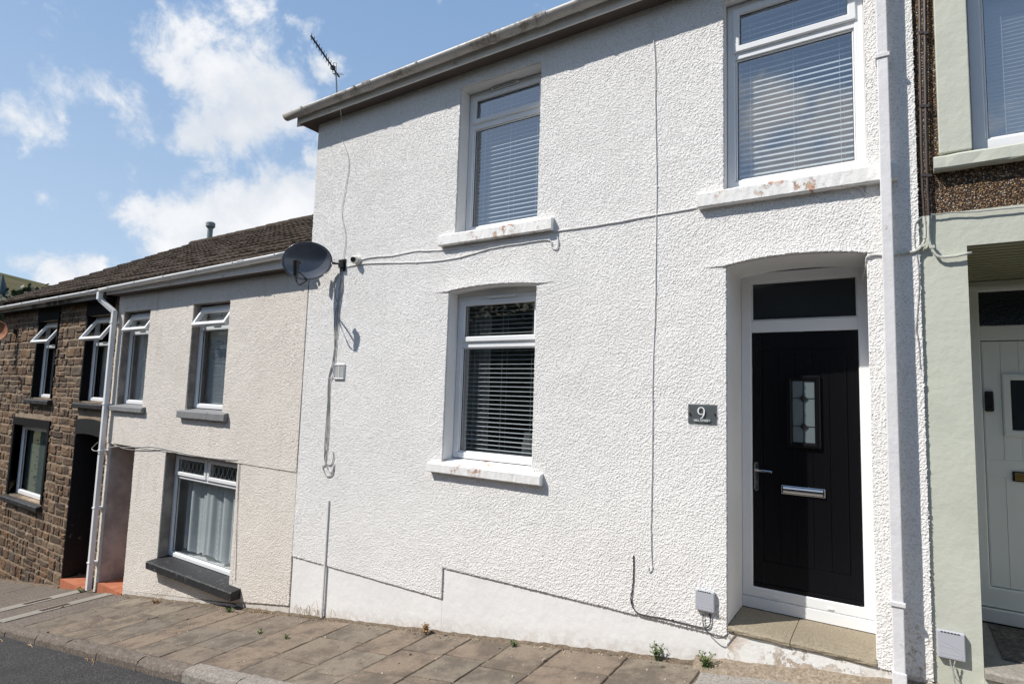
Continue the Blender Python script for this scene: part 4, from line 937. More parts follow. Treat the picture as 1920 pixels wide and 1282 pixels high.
# ------------------------------------------------------------------ the beige house
bh = thing('terraced_house', (-8.3, 0, -2.95), 'beige roughcast terraced house with net curtained window and wide black sill', 'house', 'terraced houses along the steep street')
BX0, BX1 = -10.76, -5.862
BU1 = (-8.423, -7.49, -.33, 1.163); BU2 = (-10.56, -9.675, -.34, 1.163); BL = (-8.875, -7.06, -2.47, -.974); BD = (-10.62, -9.80)
slab('wall', [(BX0, -.972), (BX1, -.972), (BX1, 1.62), (BX0, 1.62)], [rect(BU1[0], BU1[1], BU1[2] - .06, BU1[3]), rect(BU2[0], BU2[1], BU2[2] - .05, BU2[3])], 0, .24, BEIGECAST, bh)
slab('lower_wall', [(BX0, -3.32), (BD[0], -3.30), (BD[0], -.9725), (BD[1], -.9725), (BD[1], -3.11), (-6.9, -2.665), (-6.9, -2.64), (BX1, -2.475), (BX1, -.9725)], [], .008, .24, BEIGECAST, bh) if False else None
slab('lower_wall', [(BX0, -3.33), (BD[0], -3.31), (BD[0], -.9725), (BL[0], -.9725), (BL[0], BL[2]), (BL[1], BL[2]), (BL[1], -.9725), (BX1, -.9725), (BX1, -2.475), (-6.9, -2.64), (-6.9, -2.665), (BD[1], -3.105), (BD[1], -.973 - .001), (BD[1], -3.105)][:12], [], .01, .24, BEIGECAST, bh) if False else None
c = MB()
def qpoly(pts, y0=.010, y1=.24): c.poly(pts, y0, y1)
qpoly([(BX0, -3.5), (BD[0], -3.45), (BD[0], -.9725), (BX0, -.9725)])
qpoly([(BD[1], -3.108), (BL[0], -2.985), (BL[0], -.9725), (BD[1], -.9725)])
qpoly([(BL[0] + .0005, -2.984), (BL[1] - .0005, -2.70), (BL[1] - .0005, BL[2] - .06), (BL[0] + .0005, BL[2] - .06)])
qpoly([(BL[1], -2.70), (BX1, -2.475), (BX1, -.9725), (BL[1], -.9725)])
c.build('lower_wall', BEIGECAST, bh)
c = MB(); c.poly([(BD[1], -3.5), (-6.9, -3.2), (-6.9, -2.69), (BD[1], -3.109)], .002, .24); c.poly([(-6.8995, -3.2), (BX1, -3.0), (BX1, -2.476), (-6.8995, -2.655)], .018, .24)
c.build('plinth', mat('stained_cream_render', rough=.8, fn=wornfn((.62, .58, .53), ((.40, .34, .27), (.50, .44, .36)), .5, 6)), bh)
reveal(bh, *BU1, .01, .235, mat('stained_reveal', (.34, .30, .26), .85, var=.45, vscale=5)); reveal(bh, *BU2, .01, .235, MATS['stained_reveal']); reveal(bh, *BL, .02, .235, MATS['stained_reveal'])
def inside_beige(x, z):
    zb = np.where(x < BD[0], -3.45, np.where(x < -6.9, -3.108 + (x - BD[1]) * .1513, -2.65 + (x + 6.9) * .168))
    k = (x > BX0) & (x < BX1) & (z < 1.43) & (z > zb) & ~((z < -.975) & (x > BD[0]) & (x < BD[1]))
    for q in (BU1, BU2, BL): k &= ~((x > q[0]) & (x < q[1]) & (z > q[2] - .04) & (z < q[3]))
    return k
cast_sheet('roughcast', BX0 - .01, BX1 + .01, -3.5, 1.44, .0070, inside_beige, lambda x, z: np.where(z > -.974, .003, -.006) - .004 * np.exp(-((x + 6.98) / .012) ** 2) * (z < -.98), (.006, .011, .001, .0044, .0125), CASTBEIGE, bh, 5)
# doorway recess
c = MB(); c.box(BD[0] - .002, BD[0] + .012, .014, 1.0, -3.33, -.975); c.box(BD[1] - .012, BD[1] + .002, .014, 1.0, -3.25, -.975); c.box(BD[0], BD[1], .03, 1.0, -.975, -.93)
c.build('porch_reveal', mat('pink_stained_plaster', (.50, .43, .40), .8, var=.42, vscale=2.5, bump=(12, .3, .01, 4)), bh)
c = MB(); c.box(BD[0] + .013, BD[1] - .013, .93, .98, -3.16, -1.0); c.build('door', mat('brown_front_door', (.12, .06, .03), .5), bh)
def tile_step(parent, x0, x1, z, y1, nx=7):
    c = MB(); tw = (x1 - x0) / nx
    for i in range(nx):
        for j in range(int(y1 / .115) + 1):
            a = -.005 + j * .115; c.box(x0 + i * tw + .0015, x0 + (i + 1) * tw - .0015, a + .0015, min(a + .1135, y1), z - .012, z)
        zb = gz(x0 + i * tw) - .03
        c.box(x0 + i * tw + .0015, x0 + (i + 1) * tw - .0015, -.014, -.0062, zb, z - .001)
    c.build('tiled_step', TERRACOTTA, parent)
    b = MB(); b.poly([(x0, gz(x0) - .1), (x1, gz(x1) - .1), (x1, z - .013), (x0, z - .013)], -.0055, y1 + .05); b.build('step_bed', MORTAR, parent)
tile_step(bh, BD[0] + .001, BD[1] - .001, -3.155, .9)
closed_ang = R_(30)
bb_ = (.026, R_(60), .24, -.25, .80, .028)
w4 = window(bh, None, BU1[0] + .008, BU1[1] - .008, -.325, 1.13, .10, zt=(.79, .84), closed=False, blind=bb_, glass=CLEAR)
w5 = window(bh, None, BU2[0] + .008, BU2[1] - .008, -.335, 1.13, .10, zt=(.79, .84), closed=False, blind=bb_, glass=CLEAR)
w6 = window(bh, 'wide window with net curtain and two small leaded top lights', BL[0] + .004, BL[1] - .004, -2.462, -.985, .15, zt=(-1.35, -1.29), mull=-8.0, glass=CLEAR)
for wn, q in ((w4, BU1), (w5, BU2)):
    c = MB(); vs = []; N = 30
    for k in range(N + 1): x = q[0] + .08 + (q[1] - q[0] - .16) * k / N; vs += [(x, .205 + .01 * math.sin(k * 1.7), .80 + .012 * math.sin(k * 2.1)), (x, .205 + .01 * math.sin(k * 1.7), 1.08)]
    c.add(vs, [(2 * k, 2 * k + 2, 2 * k + 3, 2 * k + 1) for k in range(N)]); c.build('net_pelmet', NET, wn, smooth=True)
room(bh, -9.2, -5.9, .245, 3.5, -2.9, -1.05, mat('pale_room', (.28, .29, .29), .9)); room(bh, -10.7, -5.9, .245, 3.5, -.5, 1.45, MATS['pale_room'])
c = MB(); vs = []; N = 120; x0, x1 = -8.74, -7.08; rnd = random.Random(6)
for k in range(N + 1):
    f = k / N; x = x0 + (x1 - x0) * f; y = .30 + .034 * math.sin(f * 30 + 1.8 * math.sin(f * 9)) + .008 * math.sin(f * 83)
    for (zz, s_) in ((-1.33, 1.), (-1.8, 1.1), (-2.34 - .05 * abs(math.sin(f * 7 + .6)), 1.2)): vs.append((x, .30 + (y - .30) * s_, zz - (.02 * math.sin(f * 40) if s_ > 1.15 else 0)))
c.add(vs, [(3 * k + q, 3 * k + 3 + q, 3 * k + 4 + q, 3 * k + 1 + q) for k in range(N) for q in range(2)]); c.build('net_curtain', NET, w6, smooth=True)
c = MB(); c.box(BL[0], BL[1], .245, .55, -2.47, -2.44); c.build('inner_sill', UPVC_OLD, bh)
c = MB()
for (a, b) in ((-8.80, -8.07), (-7.93, -7.13)):
    z0, z1 = -1.262, -1.06; st_ = .105; x = a - .3
    while x < b:
        for sgn in (1, -1):
            p = []
            for q in range(9):
                f = q / 8; X = x + (f * st_ if sgn > 0 else (1 - f) * st_) ; p.append((X, z0 + (z1 - z0) * f))
            seg = [pp for pp in p if a < pp[0] < b]
            if len(seg) > 1: c.tube([(X, .1655, Z) for X, Z in (seg[0], seg[-1])], .0024, 4)
        x += st_
c.build('leading', mat('lead_strip', (.45, .46, .47), .5, .2), w6)
def greysill(parent, x0, x1, z0, z1, m, seed, y0=-.07, y1=.1, drop=.03): s = MB(); rough_block(s, x0, x1, y0, y1, z0, z1, .0022, .03, drop, seed); return s.build('sill', m, parent)
greysill(bh, -8.53, -7.34, -.465, -.332, GREYSILL, 11); greysill(bh, -10.67, -9.56, -.45, -.338, GREYSILL, 12)
greysill(bh, -8.90, -6.80, -2.60, -2.462, BLACKSILL, 13, -.13, .148, .035)
c = MB(); c.box(-5.98 - 4.92, -5.90, -.155, -.138, 1.445, 1.60); c.build('fascia', FASCIA, bh, bevel=.003)
c = MB(); c.box(-10.9, -5.90, -.137, -.001, 1.446, 1.458); c.build('soffit', SOFFIT, bh)
gutter(bh, -10.95, -5.93, 1.535, 1.605, -.212, r=.055, step=.88, m=UPVC_OLD, joints=(-6.9,))
tiled_roof(bh, -11.0, -5.87, -.20, 1.59, 4.0, 3.95, 14, 21)
c = MB(); c.box(BX0, BX1, 7.6, 7.9, -3.6, 1.6); c.box(BX0, BX0 + .15, .25, 7.6, -3.6, 1.6); c.build('side_wall', BEIGECAST, bh)
# square-ish upvc downpipe with swan neck
c = MB(); px = -10.72
c.box(-11.03, -10.95, -.25, -.18, 1.36, 1.50)
def sq(p, q, w_=.034):
    p, q = Vector(p), Vector(q); d = (q - p); l = d.length / 2; d.normalize(); a = d.cross(Vector((0, 1, 0))).normalized(); n_ = a.cross(d).normalized(); c.obox((p + q) / 2, tuple(a * w_), tuple(n_ * w_), tuple(d * (l + .012)))
sq((-10.99, -.205, 1.37), (px - .005, -.09, 1.16), .033); sq((px, -.086, 1.16), (px, -.086, -3.26), .034)
bdp = c.build('downpipe', UPVC, bh, bevel=.006)
for z in (.98, -.35, -1.1, -2.0, -2.85):
    b = MB(); b.box(px - .041, px + .041, -.127, -.045, z - .012, z + .012); b.box(px - .06, px + .06, -.05, -.002, z - .01, z + .01); b.build('pipe_clip', UPVC, bdp)
# chimney on the party wall, hidden behind the corner of the white house, carries the aerial
c = MB(); c.box(-10.98, -10.5, 4.25, 4.85, 3.5, 5.1); c.box(-11.0, -10.48, 4.23, 4.87, 5.1, 5.2); ch = c.build('chimney', BEIGECAST, bh, bevel=.01)
c = MB(); c.tube([(-10.74, 4.55, 5.2), (-10.74, 4.55, 5.55)], .12, 16); c.build('chimney_pot', TERRACOTTA, ch)
t = thing('tv_aerial', (-10.72, 4.2, 5.0), 'thin black television aerial on a mast above the white house gutter', 'aerial')
A = Vector((-10.63, 4.0, 7.27)); Bp = Vector((-9.93, 2.72, 7.27)); dA = (Bp - A).normalized()
c = MB(); c.tube([(-10.72, 4.2, 5.0), (-10.70, 4.1, 6.6), tuple(A + dA * .1)], .018, 8); c.build('mast', STEEL, t)
c = MB(); c.tube([A - dA * .1, Bp], .02, 6); c.build('boom', ALU, t)
c = MB()
for k in range(11): p = A.lerp(Bp, .1 + .088 * k); c.tube([p - Vector((0, 0, .11 - .003 * k)), p + Vector((0, 0, .11 - .003 * k))], .008, 5)
for q in (-.06, .0): p = A + dA * q; sd = Vector((dA.y, -dA.x, 0)); c.tube([p - sd * .12 + Vector((0, 0, .03)), p + sd * .12 + Vector((0, 0, .03))], .006, 5)
c.build('element', ALU, t)
c = MB(); p = A + dA * .28; c.obox(p, (.035, 0, 0), (0, .03, 0), (0, 0, .045)); c.tube([p + Vector((0, 0, .12)), p + Vector((.06, .05, .12)), p + Vector((.06, .05, -.14)), p - Vector((0, 0, .14))], .007, 6); c.build('dipole', BLACKPLASTIC, t)
cable('pair of thin grey cables along the ledge above the beige house doorway', [(-10.669,-0.012,-0.950), (-10.266,-0.012,-1.013), (-9.835,-0.010,-0.981), (-9.182,-0.010,-0.933), (-8.570,-0.010,-0.947), (-7.869,-0.010,-0.963), (-7.055,-0.010,-0.936)], .0045, GREYCABLE, .003, 21, also=([(-10.452,-0.012,-1.002), (-10.000,-0.010,-1.027), (-9.495,-0.010,-0.996), (-8.869,-0.010,-0.948), (-8.349,-0.010,-0.974), (-7.113,-0.010,-0.948)],))
cable('grey cable looping round the white downpipe of the beige house', [(-10.796,-0.120,-0.970), (-10.867,-0.140,-1.034), (-10.935,-0.140,-1.082), (-10.787,-0.150,-1.104), (-10.562,-0.150,-1.078), (-10.502,-0.080,-1.036), (-10.269,-0.012,-0.997)], .006, GREYCABLE, .001, 22)
cable('thin grey vertical cable right of the net curtained window', [(-7.010,-0.006,-0.973), (-7.009,-0.004,-1.187), (-6.982,-0.004,-1.582), (-6.946,-0.004,-2.035), (-6.921,-0.004,-2.406)], .0035, GREYCABLE, .001, 23)
# ------------------------------------------------------------------ the stone house
sh = thing('terraced_house', (-14.1, 0, -3.85), 'brown rubble stone terraced house with black painted door and window surrounds', 'house', 'terraced houses along the steep street')
SX0, SX1 = -16.3, -10.762
SU1 = (-11.96, -11.02, -.34, 1.16); SU2 = (-14.19, -13.25, -.34, 1.16); SL = (-14.90, -13.23, -2.28, -.90); SD = (-11.99, -11.03, -3.9, -.72)
openings = [SU1, SU2, SL, SD]
slab('mortar_wall', [(SX0, -4.6), (SD[0], -4.2), (SD[0], -.72), (SD[1], -.72), (SD[1], -4.1), (SX1, -4.0), (SX1, 1.62), (SX0, 1.62)], [rect(*SU1), rect(*SU2), rect(*SL)], .022, .26, MORTAR, sh)
def rubble():
    rnd = random.Random(7); c = MB(); z = -4.5
    blk = [(SU1[0] - .03, SU1[1] + .03, SU1[2] - .13, 1.62), (SU2[0] - .03, SU2[1] + .03, SU2[2] - .13, 1.62), (SL[0] - .09, SL[1] + .09, SL[2] - .13, SL[3] + .16), (SD[0] - .0, SD[1] + .0, -5, SD[3] + .24)]
    while z < 1.58:
        h = rnd.choice((.11, .14, .17, .20, .24)); h = min(h, 1.6 - z); x = SX0 + .02 - rnd.random() * .2
        while x < SX1 - .02:
            l = rnd.uniform(.09, .34) if rnd.random() < .75 else rnd.uniform(.3, .55); a, b = max(x, SX0), min(x + l, SX1 - .005)
            sub = [(z, z + h)] if h < .17 or rnd.random() < .55 else [(z, z + h * .48), (z + h * .48, z + h)]
            for (za, zb) in sub:
                segs = [(a, b)]
                for (p, q, r, s) in blk:
                    if zb - .03 > r and za + .03 < s:
                        ns = []
                        for (u, v) in segs:
                            if v <= p or u >= q: ns.append((u, v)); continue
                            if u < p - .04: ns.append((u, p))
                            if v > q + .04: ns.append((q, v))
                        segs = ns
                for (u, v) in segs:
                    if v - u < .04: continue
                    g = .011; x0_, x1_, z0_, z1_ = u + g, v - g, za + g, zb - g; out = .011 + rnd.uniform(-.013, .004); nn = 4
                    vs = []; j = lambda s: rnd.uniform(-s, s)
                    for jz in range(nn + 1):
                        for ix in range(nn + 1):
                            fx, fz = (0, .09, .5, .91, 1)[ix], (0, .13, .5, .87, 1)[jz]; ed = ix in (0, nn) or jz in (0, nn); cor = ix in (0, nn) and jz in (0, nn)
                            X = x0_ + (x1_ - x0_) * fx; Z = z0_ + (z1_ - z0_) * fz
                            if cor: X += (.006 if ix == 0 else -.006); Z += (.005 if jz == 0 else -.005)
                            vs.append((X + j(.006), (.0235 if ed else out + j(.0045)), Z + j(.005)))
                    c.add(vs, [(jz * (nn + 1) + ix, jz * (nn + 1) + ix + 1, (jz + 1) * (nn + 1) + ix + 1, (jz + 1) * (nn + 1) + ix) for jz in range(nn) for ix in range(nn)])
            x += l
        z += h
    return c.build('stonework', STONE, sh)
rubble()
for q in (SU1, SU2):
    c = MB(); t_ = .01; c.box(q[0] - .03, q[0] + t_, -.004, .25, q[2], q[3]); c.box(q[1] - t_, q[1] + .03, -.004, .25, q[2], q[3]); c.box(q[0] - .05, q[1] + .05, -.008, .25, q[3] + .001, 1.43); c.build('surround', BLACKPAINT, sh)
    greysill(sh, q[0] - .12, q[1] + .09, -.455, -.345, BLACKSILL, int(abs(q[0])), -.07, .12)
q = SL; c = MB(); c.box(q[0] - .09, q[0], -.006, .25, q[2], q[3]); c.box(q[1], q[1] + .09, -.006, .25, q[2], q[3]); c.box(q[0] - .09, q[1] + .09, -.008, .25, q[3] + .001, q[3] + .15); c.build('surround', BLACKPAINT, sh, bevel=.006)
greysill(sh, q[0] - .1, q[1] + .08, -2.40, -2.285, BLACKSILL, 31, -.08, .15)
# doorway painted black, shallow arched head
c = MB(); c.box(SD[0] - .0, SD[0] + .012, -.002, 1.3, -3.6, SD[3]); c.box(SD[1] - .012, SD[1], -.002, 1.3, -3.6, SD[3]); c.box(SD[0] + .013, SD[1] - .013, .03, 1.3, SD[3] - .002, SD[3] + .02)
n = 10; top = [(SD[0] + (SD[1] - SD[0]) * k / n, -.66 + .03 * (1 - (2 * k / n - 1) ** 2)) for k in range(n + 1)]; bot = [(SD[1] - (SD[1] - SD[0]) * k / n, -.915 + .03 * (1 - (2 * k / n - 1) ** 2)) for k in range(n + 1)]
c.poly(top + bot, -.012, .2)
def blackworn(t, b, oc):
    p = pos(t); z = t.n('ShaderNodeSeparateXYZ', {0: p}).outputs[2]
    m = t.math('MULTIPLY', t.maprange(t.noise(p, 9, 9, .75), .60, .63), t.maprange(z, -2.2, -3.0))
    L(t, t.mix(m, (.006, .006, .007, 1), (.30, .27, .24, 1)), b.inputs['Base Color']); L(t, t.n('ShaderNodeBump', {'Height': t.noise(p, 25, 6, .65), 'Strength': .7, 'Distance': .008}).outputs[0], b.inputs['Normal'])
c.build('door_surround', mat('worn_black_paint', rough=.6, fn=blackworn), sh)
c = MB(); c.box(SD[0] + .013, SD[1] - .013, 1.2, 1.25, -3.4, -.74); c.build('door', BLACKPAINT, sh)
tile_step(sh, SD[0] + .001, SD[1] - .001, -3.36, 1.1)
for z_ in (0,):
    c = MB(); c.poly([(SD[0], gz(SD[0]) - .1), (SD[1] + .27, gz(SD[1] + .27) - .1), (SD[1] + .27, -3.32), (SD[0], -3.373)], -.012, .02) if False else None
closed_ang = R_(33)
w7 = window(sh, None, SU1[0] + .012, SU1[1] - .012, -.335, 1.14, .12, zt=(.64, .69), closed=False, blind=(.03, R_(60), .26, -.26, .64, .03), glass=CLEAR)
w8 = window(sh, None, SU2[0] + .012, SU2[1] - .012, -.335, 1.14, .12, zt=(.64, .69), closed=False, blind=(.03, R_(60), .26, -.26, .64, .03), glass=CLEAR)
w9 = window(sh, None, SL[0] + .002, SL[1] - .002, -2.27, -.91, .13, fw=.075)
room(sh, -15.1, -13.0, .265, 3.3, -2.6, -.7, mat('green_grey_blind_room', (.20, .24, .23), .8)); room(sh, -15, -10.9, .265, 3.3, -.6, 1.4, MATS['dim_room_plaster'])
c = MB(); c.box(SL[0] + .05, SL[1] - .05, .24, .25, -2.25, -.95); c.build('roller_blind', mat('grey_green_fabric', (.13, .17, .165), .8), w9)
c = MB(); c.box(-16.4, -10.92, -.155, -.138, 1.40, 1.58); c.build('fascia', mat('blackened_fascia', rough=.7, fn=wornfn((.36, .345, .32), ((.03, .03, .03), (.08, .075, .07)), .40, 5)), sh)
c = MB(); c.box(-16.4, -10.92, -.137, .02, 1.405, 1.417); c.build('soffit', BLACKPAINT, sh)
gutter(sh, -16.5, -10.951, 1.49, 1.53, -.212, r=.055, step=.9, m=UPVC_OLD, joints=(-11.35,))
tiled_roof(sh, -16.4, -11.005, -.20, 1.585, 4.0, 3.945, 14, 22)
c = MB(); c.box(SX0, SX0 + .25, .262, 7.9, -4.6, 1.6); c.box(SX0, SX1, 7.65, 7.9, -4.6, 1.6); c.add([(x, y, z) for x in (SX0, SX0 + .25) for y, z in ((.022, 1.58), (7.9, 1.58), (4.0, 3.88))], [(0, 1, 2), (3, 5, 4), (0, 3, 4, 1), (1, 4, 5, 2), (2, 5, 3, 0)]); c.build('side_wall', MORTAR, sh)
c = MB(); c.tube([(-15.72, 4.08, 3.6), (-15.72, 4.08, 4.38)], .07, 16); fl = c.build('flue', GREYPIPE, sh, smooth=False)
c = MB(); c.tube([(-15.72, 4.08, 4.33), (-15.72, 4.08, 4.37), (-15.72, 4.08, 4.47), (-15.72, 4.08, 4.50)], .15, 16, rr=[.08, .12, .12, .09]); c.build('flue_cap', GREYPIPE, fl)
# ------------------------------------------------------------------ the pale green house
gh = thing('terraced_house', (1.2, .02, -1.55), 'pale green and brown pebbledashed terraced house with recessed white door', 'house', 'terraced houses along the steep street')
GX0, GX1, GY = .1485, 3.2, .022
GD = (.389, 1.50, -1.9, .995); GW = (.432, 1.50, 1.585, 3.12)
slab('upper_wall', rect(GX0 + .006, GX1, 1.213, 3.30), [rect(*GW)], GY - .002, .26, PEBBLE, gh)
slab('wall', [(GX0 + .006, -1.95), (GD[0], -1.95), (GD[0], GD[3]), (GD[1], GD[3]), (GD[1], -1.9), (GX1, -1.9), (GX1, 1.2125), (GX0 + .006, 1.2125)], [], GY - .006, .26, GREENPAINT, gh)
c = MB(); y0 = -.022
c.box(.268, GW[0], y0, GY + .1, 1.586, 3.25); c.box(GW[1], GW[1] + .16, y0, GY + .1, 1.586, 3.25); c.box(.268, GW[1] + .16, y0, GY + .1, 3.2505, 3.30); c.build('surround', GREENPAINT, gh, bevel=.006)
s = MB(); rough_block(s, .238, 1.72, -.05, .12, 1.478, 1.585, .003, .06, .02, 41); s.build('sill', GREENPAINT, gh)
c = MB(); c.box(GW[0] - .001, GW[0] + .006, .085, .25, 1.586, 3.12); c.build('reveal', GREENPAINT, gh)
w10 = window(gh, None, GW[0] + .006, GW[1] - .006, 1.592, 3.11, .07, zt=(2.64, 2.71), blind=(.026, R_(50), .19, 1.69, 3.0, .027), fw=.072, m=UPVC)
room(gh, .2, 3, .265, 3.8, 1.3, 3.2)
# porch recess
PY = .95
c = MB(); c.box(GD[0] - .012, GD[0] - .0005, .262, 1.2, -1.9, 1.0); c.box(GD[1], GD[1] + .02, .262, 1.2, -1.9, 1.0); c.build('porch_reveal', GREENPAINT, gh)
c = MB()
for k in range(14): a = .03 + k * .062; c.box(GD[0], GD[1], a + .002, a + .060, .986 - .0045 * k, 1.0 - .0045 * k)
c.build('porch_ceiling', GREENTIMBER, gh)
c = MB(); c.box(GD[0], GD[1], PY - .05, PY - .002, .88, .925); c.build('cornice', GREENPAINT, gh, bevel=.006)
fr = MB(); fr.ring(GD[0] + .002, GD[1] - .01, -1.36, .99, .135, PY, PY + .07); fr.box(GD[0] + .135, GD[1] - .14, PY + .006, PY + .066, .50, .605); fo = fr.build('door_frame', GREENDOOR, gh, bevel=.004)
c = MB(); c.box(GD[0] + .13, GD[1] - .14, PY + .03, PY + .036, .60, .86); c.build('fanlight', mat('ripple_glass', (.010, .014, .022), .08, spec=.8, bump=(55, .9, .006, 2)), fo)
c = MB(); c.box(GD[0] + .003, GD[1] - .012, PY - .03, PY + .06, -1.455, -1.365); c.build('threshold_board', UPVC_OLD, gh, bevel=.006)
dl = MB(); a, b = GD[0] + .142, GD[1] - .147; z0, z1 = -1.222, .494
dl.box(a, b, PY + .03, PY + .06, z0, z1)
gx = [a + .006 + k * .0985 for k in range(9)]
rows = [(z0 + .005, -.465), (-.345, z1 - .005)]
for (r0, r1) in rows:
    for k in range(8): dl.box(gx[k] + .0012, gx[k + 1] - .0012, PY + .024, PY + .0295, r0, r1)
dl.box(a + .004, b - .004, PY + .0225, PY + .0295, -.4645, -.3455)
gd = dl.build('door', GREENDOOR, gh, bevel=.0015)
c = MB(); c.ring(.637, 1.02, -.18, .262, .046, PY + .004, PY + .0235, ch=.008); c.build('glazing_frame', GREENDOOR, gd)
c = MB(); c.box(.678, .98, PY + .012, PY + .0222, -.138, .218); c.build('glass_panel', DARKGLASS, gd)
c = MB(); c.box(.672, .94, PY + .010, PY + .0223, -.487, -.418); lb = c.build('letterbox', BLACKPLASTIC, gd, bevel=.003)
c = MB(); c.box(.684, .93, PY + .004, PY + .0098, -.477, -.428); c.build('letterbox_flap', BRASS, lb, bevel=.002)
t = thing('doorbell', (.562, PY, -.01), 'black video doorbell with round button on the pale panelled door', 'doorbell')
c = MB(); c.box(.538, .588, PY - .004, PY + .0238, -.010, .136); c.build('body', BLACKPLASTIC, t, bevel=.010, seg=4)
c = MB(); c.tube([(.563, PY - .0042, .028), (.563, PY - .009, .028)], .014, 18); c.tube([(.563, PY - .0042, .108), (.563, PY - .007, .108)], .010, 18); c.build('button', DARKGLASS, t)
c = MB(); rough_block(c, GD[0] + .001, GD[1] - .001, -.03, PY - .035, -1.52, -1.462, .003, .08, .004, 51); so_ = c.build('doorstep', CHANNEL, gh)
c = MB(); c.box(.50, GD[1] - .03, .22, PY - .06, -1.4615, -1.456); c.build('step_panel', DARKSTEP, so_)
c = MB(); c.box(GD[0] + .001, GD[1], -.012, .9, -1.9, -1.523); c.build('step_base', GREENPAINT, gh)
c = MB(); c.box(.165, 3.2, -.155, -.138, 3.215, 3.375); c.build('fascia', FASCIA, gh)
gutter(gh, .46, 3.3, 3.395, 3.40, -.212, r=.06)
tiled_roof(gh, .305, 3.4, -.19, 3.350, 3.95, 5.72, 14, 9)
c = MB(); c.box(3.0, GX1, .262, 7.9, -2, 3.3); c.box(.3, GX1, 7.7, 7.9, -2, 3.3); c.build('side_wall', PEBBLE, gh)
jbox(.172, .306, -1.45, -1.296, 'grey wall box on the pale green pillar beside the porch', y=GY - .007)
# cables on the green house
cy = -.012
cable('thick dark cable down the brown pebbledash that curves onto the white wall', [(0.198,-0.012,2.864), (0.192,-0.012,2.497), (0.182,-0.012,1.921), (0.178,-0.012,1.464), (0.182,-0.012,1.220), (0.184,-0.012,1.083), (0.169,-0.012,1.023), (0.135,-0.012,0.986), (0.084,-0.012,0.978), (0.016,-0.012,0.971)], .0085, mat('brown_black_conduit', rough=.5, fn=lambda t, b, oc: L(t, t.mix(t.math('GREATER_THAN', t.n('ShaderNodeSeparateXYZ', {0: pos(t)}).outputs[2], 1.20), (.50, .51, .45, 1), (.035, .023, .021, 1)), b.inputs['Base Color'])), .001, 31, clips=.45)
cable('thick dark cable down the brown pebbledash that turns into the green porch', [(0.227,-0.012,2.852), (0.219,-0.012,2.487), (0.207,-0.012,1.915), (0.203,-0.012,1.459), (0.204,-0.012,1.217), (0.200,-0.012,1.064), (0.214,-0.012,0.991), (0.247,-0.012,0.936), (0.313,-0.012,0.929), (0.383,-0.010,0.939), (0.408,0.030,0.952)], .0085, MATS['brown_black_conduit'], .001, 32, clips=.45)
cable('painted cable crossing the right side of the white wall into the door reveal', [(0.016,-0.012,0.971), (-0.044,-0.012,0.978), (-0.100,-0.012,0.984), (-0.130,-0.010,0.973), (-0.139,0.050,0.922), (-0.166,0.250,0.890), (-0.178,0.400,0.885)], .0075, WHITECABLE, .001, 33)
cable('thin pale cable above the green porch along the bottom of the pebbledash', [(0.196,-0.008,1.213), (0.255,-0.006,1.204), (0.314,-0.006,1.206), (0.438,-0.006,1.194), (0.562,-0.006,1.191), (0.751,-0.006,1.188)], .0045, GREYCABLE, .0015, 34)
cable('thin twisted cable down the joint between the white wall and the green pillar', [(0.188,-0.006,1.204), (0.151,-0.006,1.185), (0.133,-0.006,1.143), (0.128,-0.006,1.057), (0.135,-0.006,0.987), (0.143,-0.006,0.884), (0.142,-0.006,0.748), (0.133,-0.006,0.613), (0.122,-0.006,0.496), (0.131,-0.006,0.412), (0.136,-0.006,0.312), (0.137,-0.006,0.246)], .004, GREYCABLE, .0018, 35)
cable('pair of cables drooping from the grey box on the green pillar', [(0.231,-0.020,-1.455), (0.246,-0.020,-1.524), (0.248,-0.020,-1.562), (0.263,-0.020,-1.617)], .004, GREYCABLE, .0015, 36, also=([(0.256,-0.020,-1.451), (0.246,-0.020,-1.524), (0.275,-0.015,-1.571), (0.303,-0.010,-1.624)],))
# mortar fillet at the foot of the walls
def fillet(x0, x1, y0, h, m, seed):
    rnd = random.Random(seed); c = MB(); vs = []; n = int((x1 - x0) / .05)
    for i in range(n + 1):
        x = x0 + (x1 - x0) * i / n; e = rnd.uniform(-.006, .008)
        vs += [(x, .03, gz(x) + h + e), (x, .012, gz(x) + h + e), (x, y0 * .5, gz(x) + h * .35 + e), (x, y0 + e, gz(x, y0) - .012), (x, .03, gz(x) - .05)]
    c.add(vs, [(i * 5 + k, i * 5 + k + 1, i * 5 + 6 + k, i * 5 + 5 + k) for i in range(n) for k in range(4)]); return tag(c.build('mortar_fillet', m), kind='structure')
fillet(-9.75, -1.25, -.045, .012, FILLET, 1); fillet(-1.24, 1.6, -.13, .045, SANDFILLET, 2); fillet(-17.3, -12.0, -.05, .02, FILLET, 3)
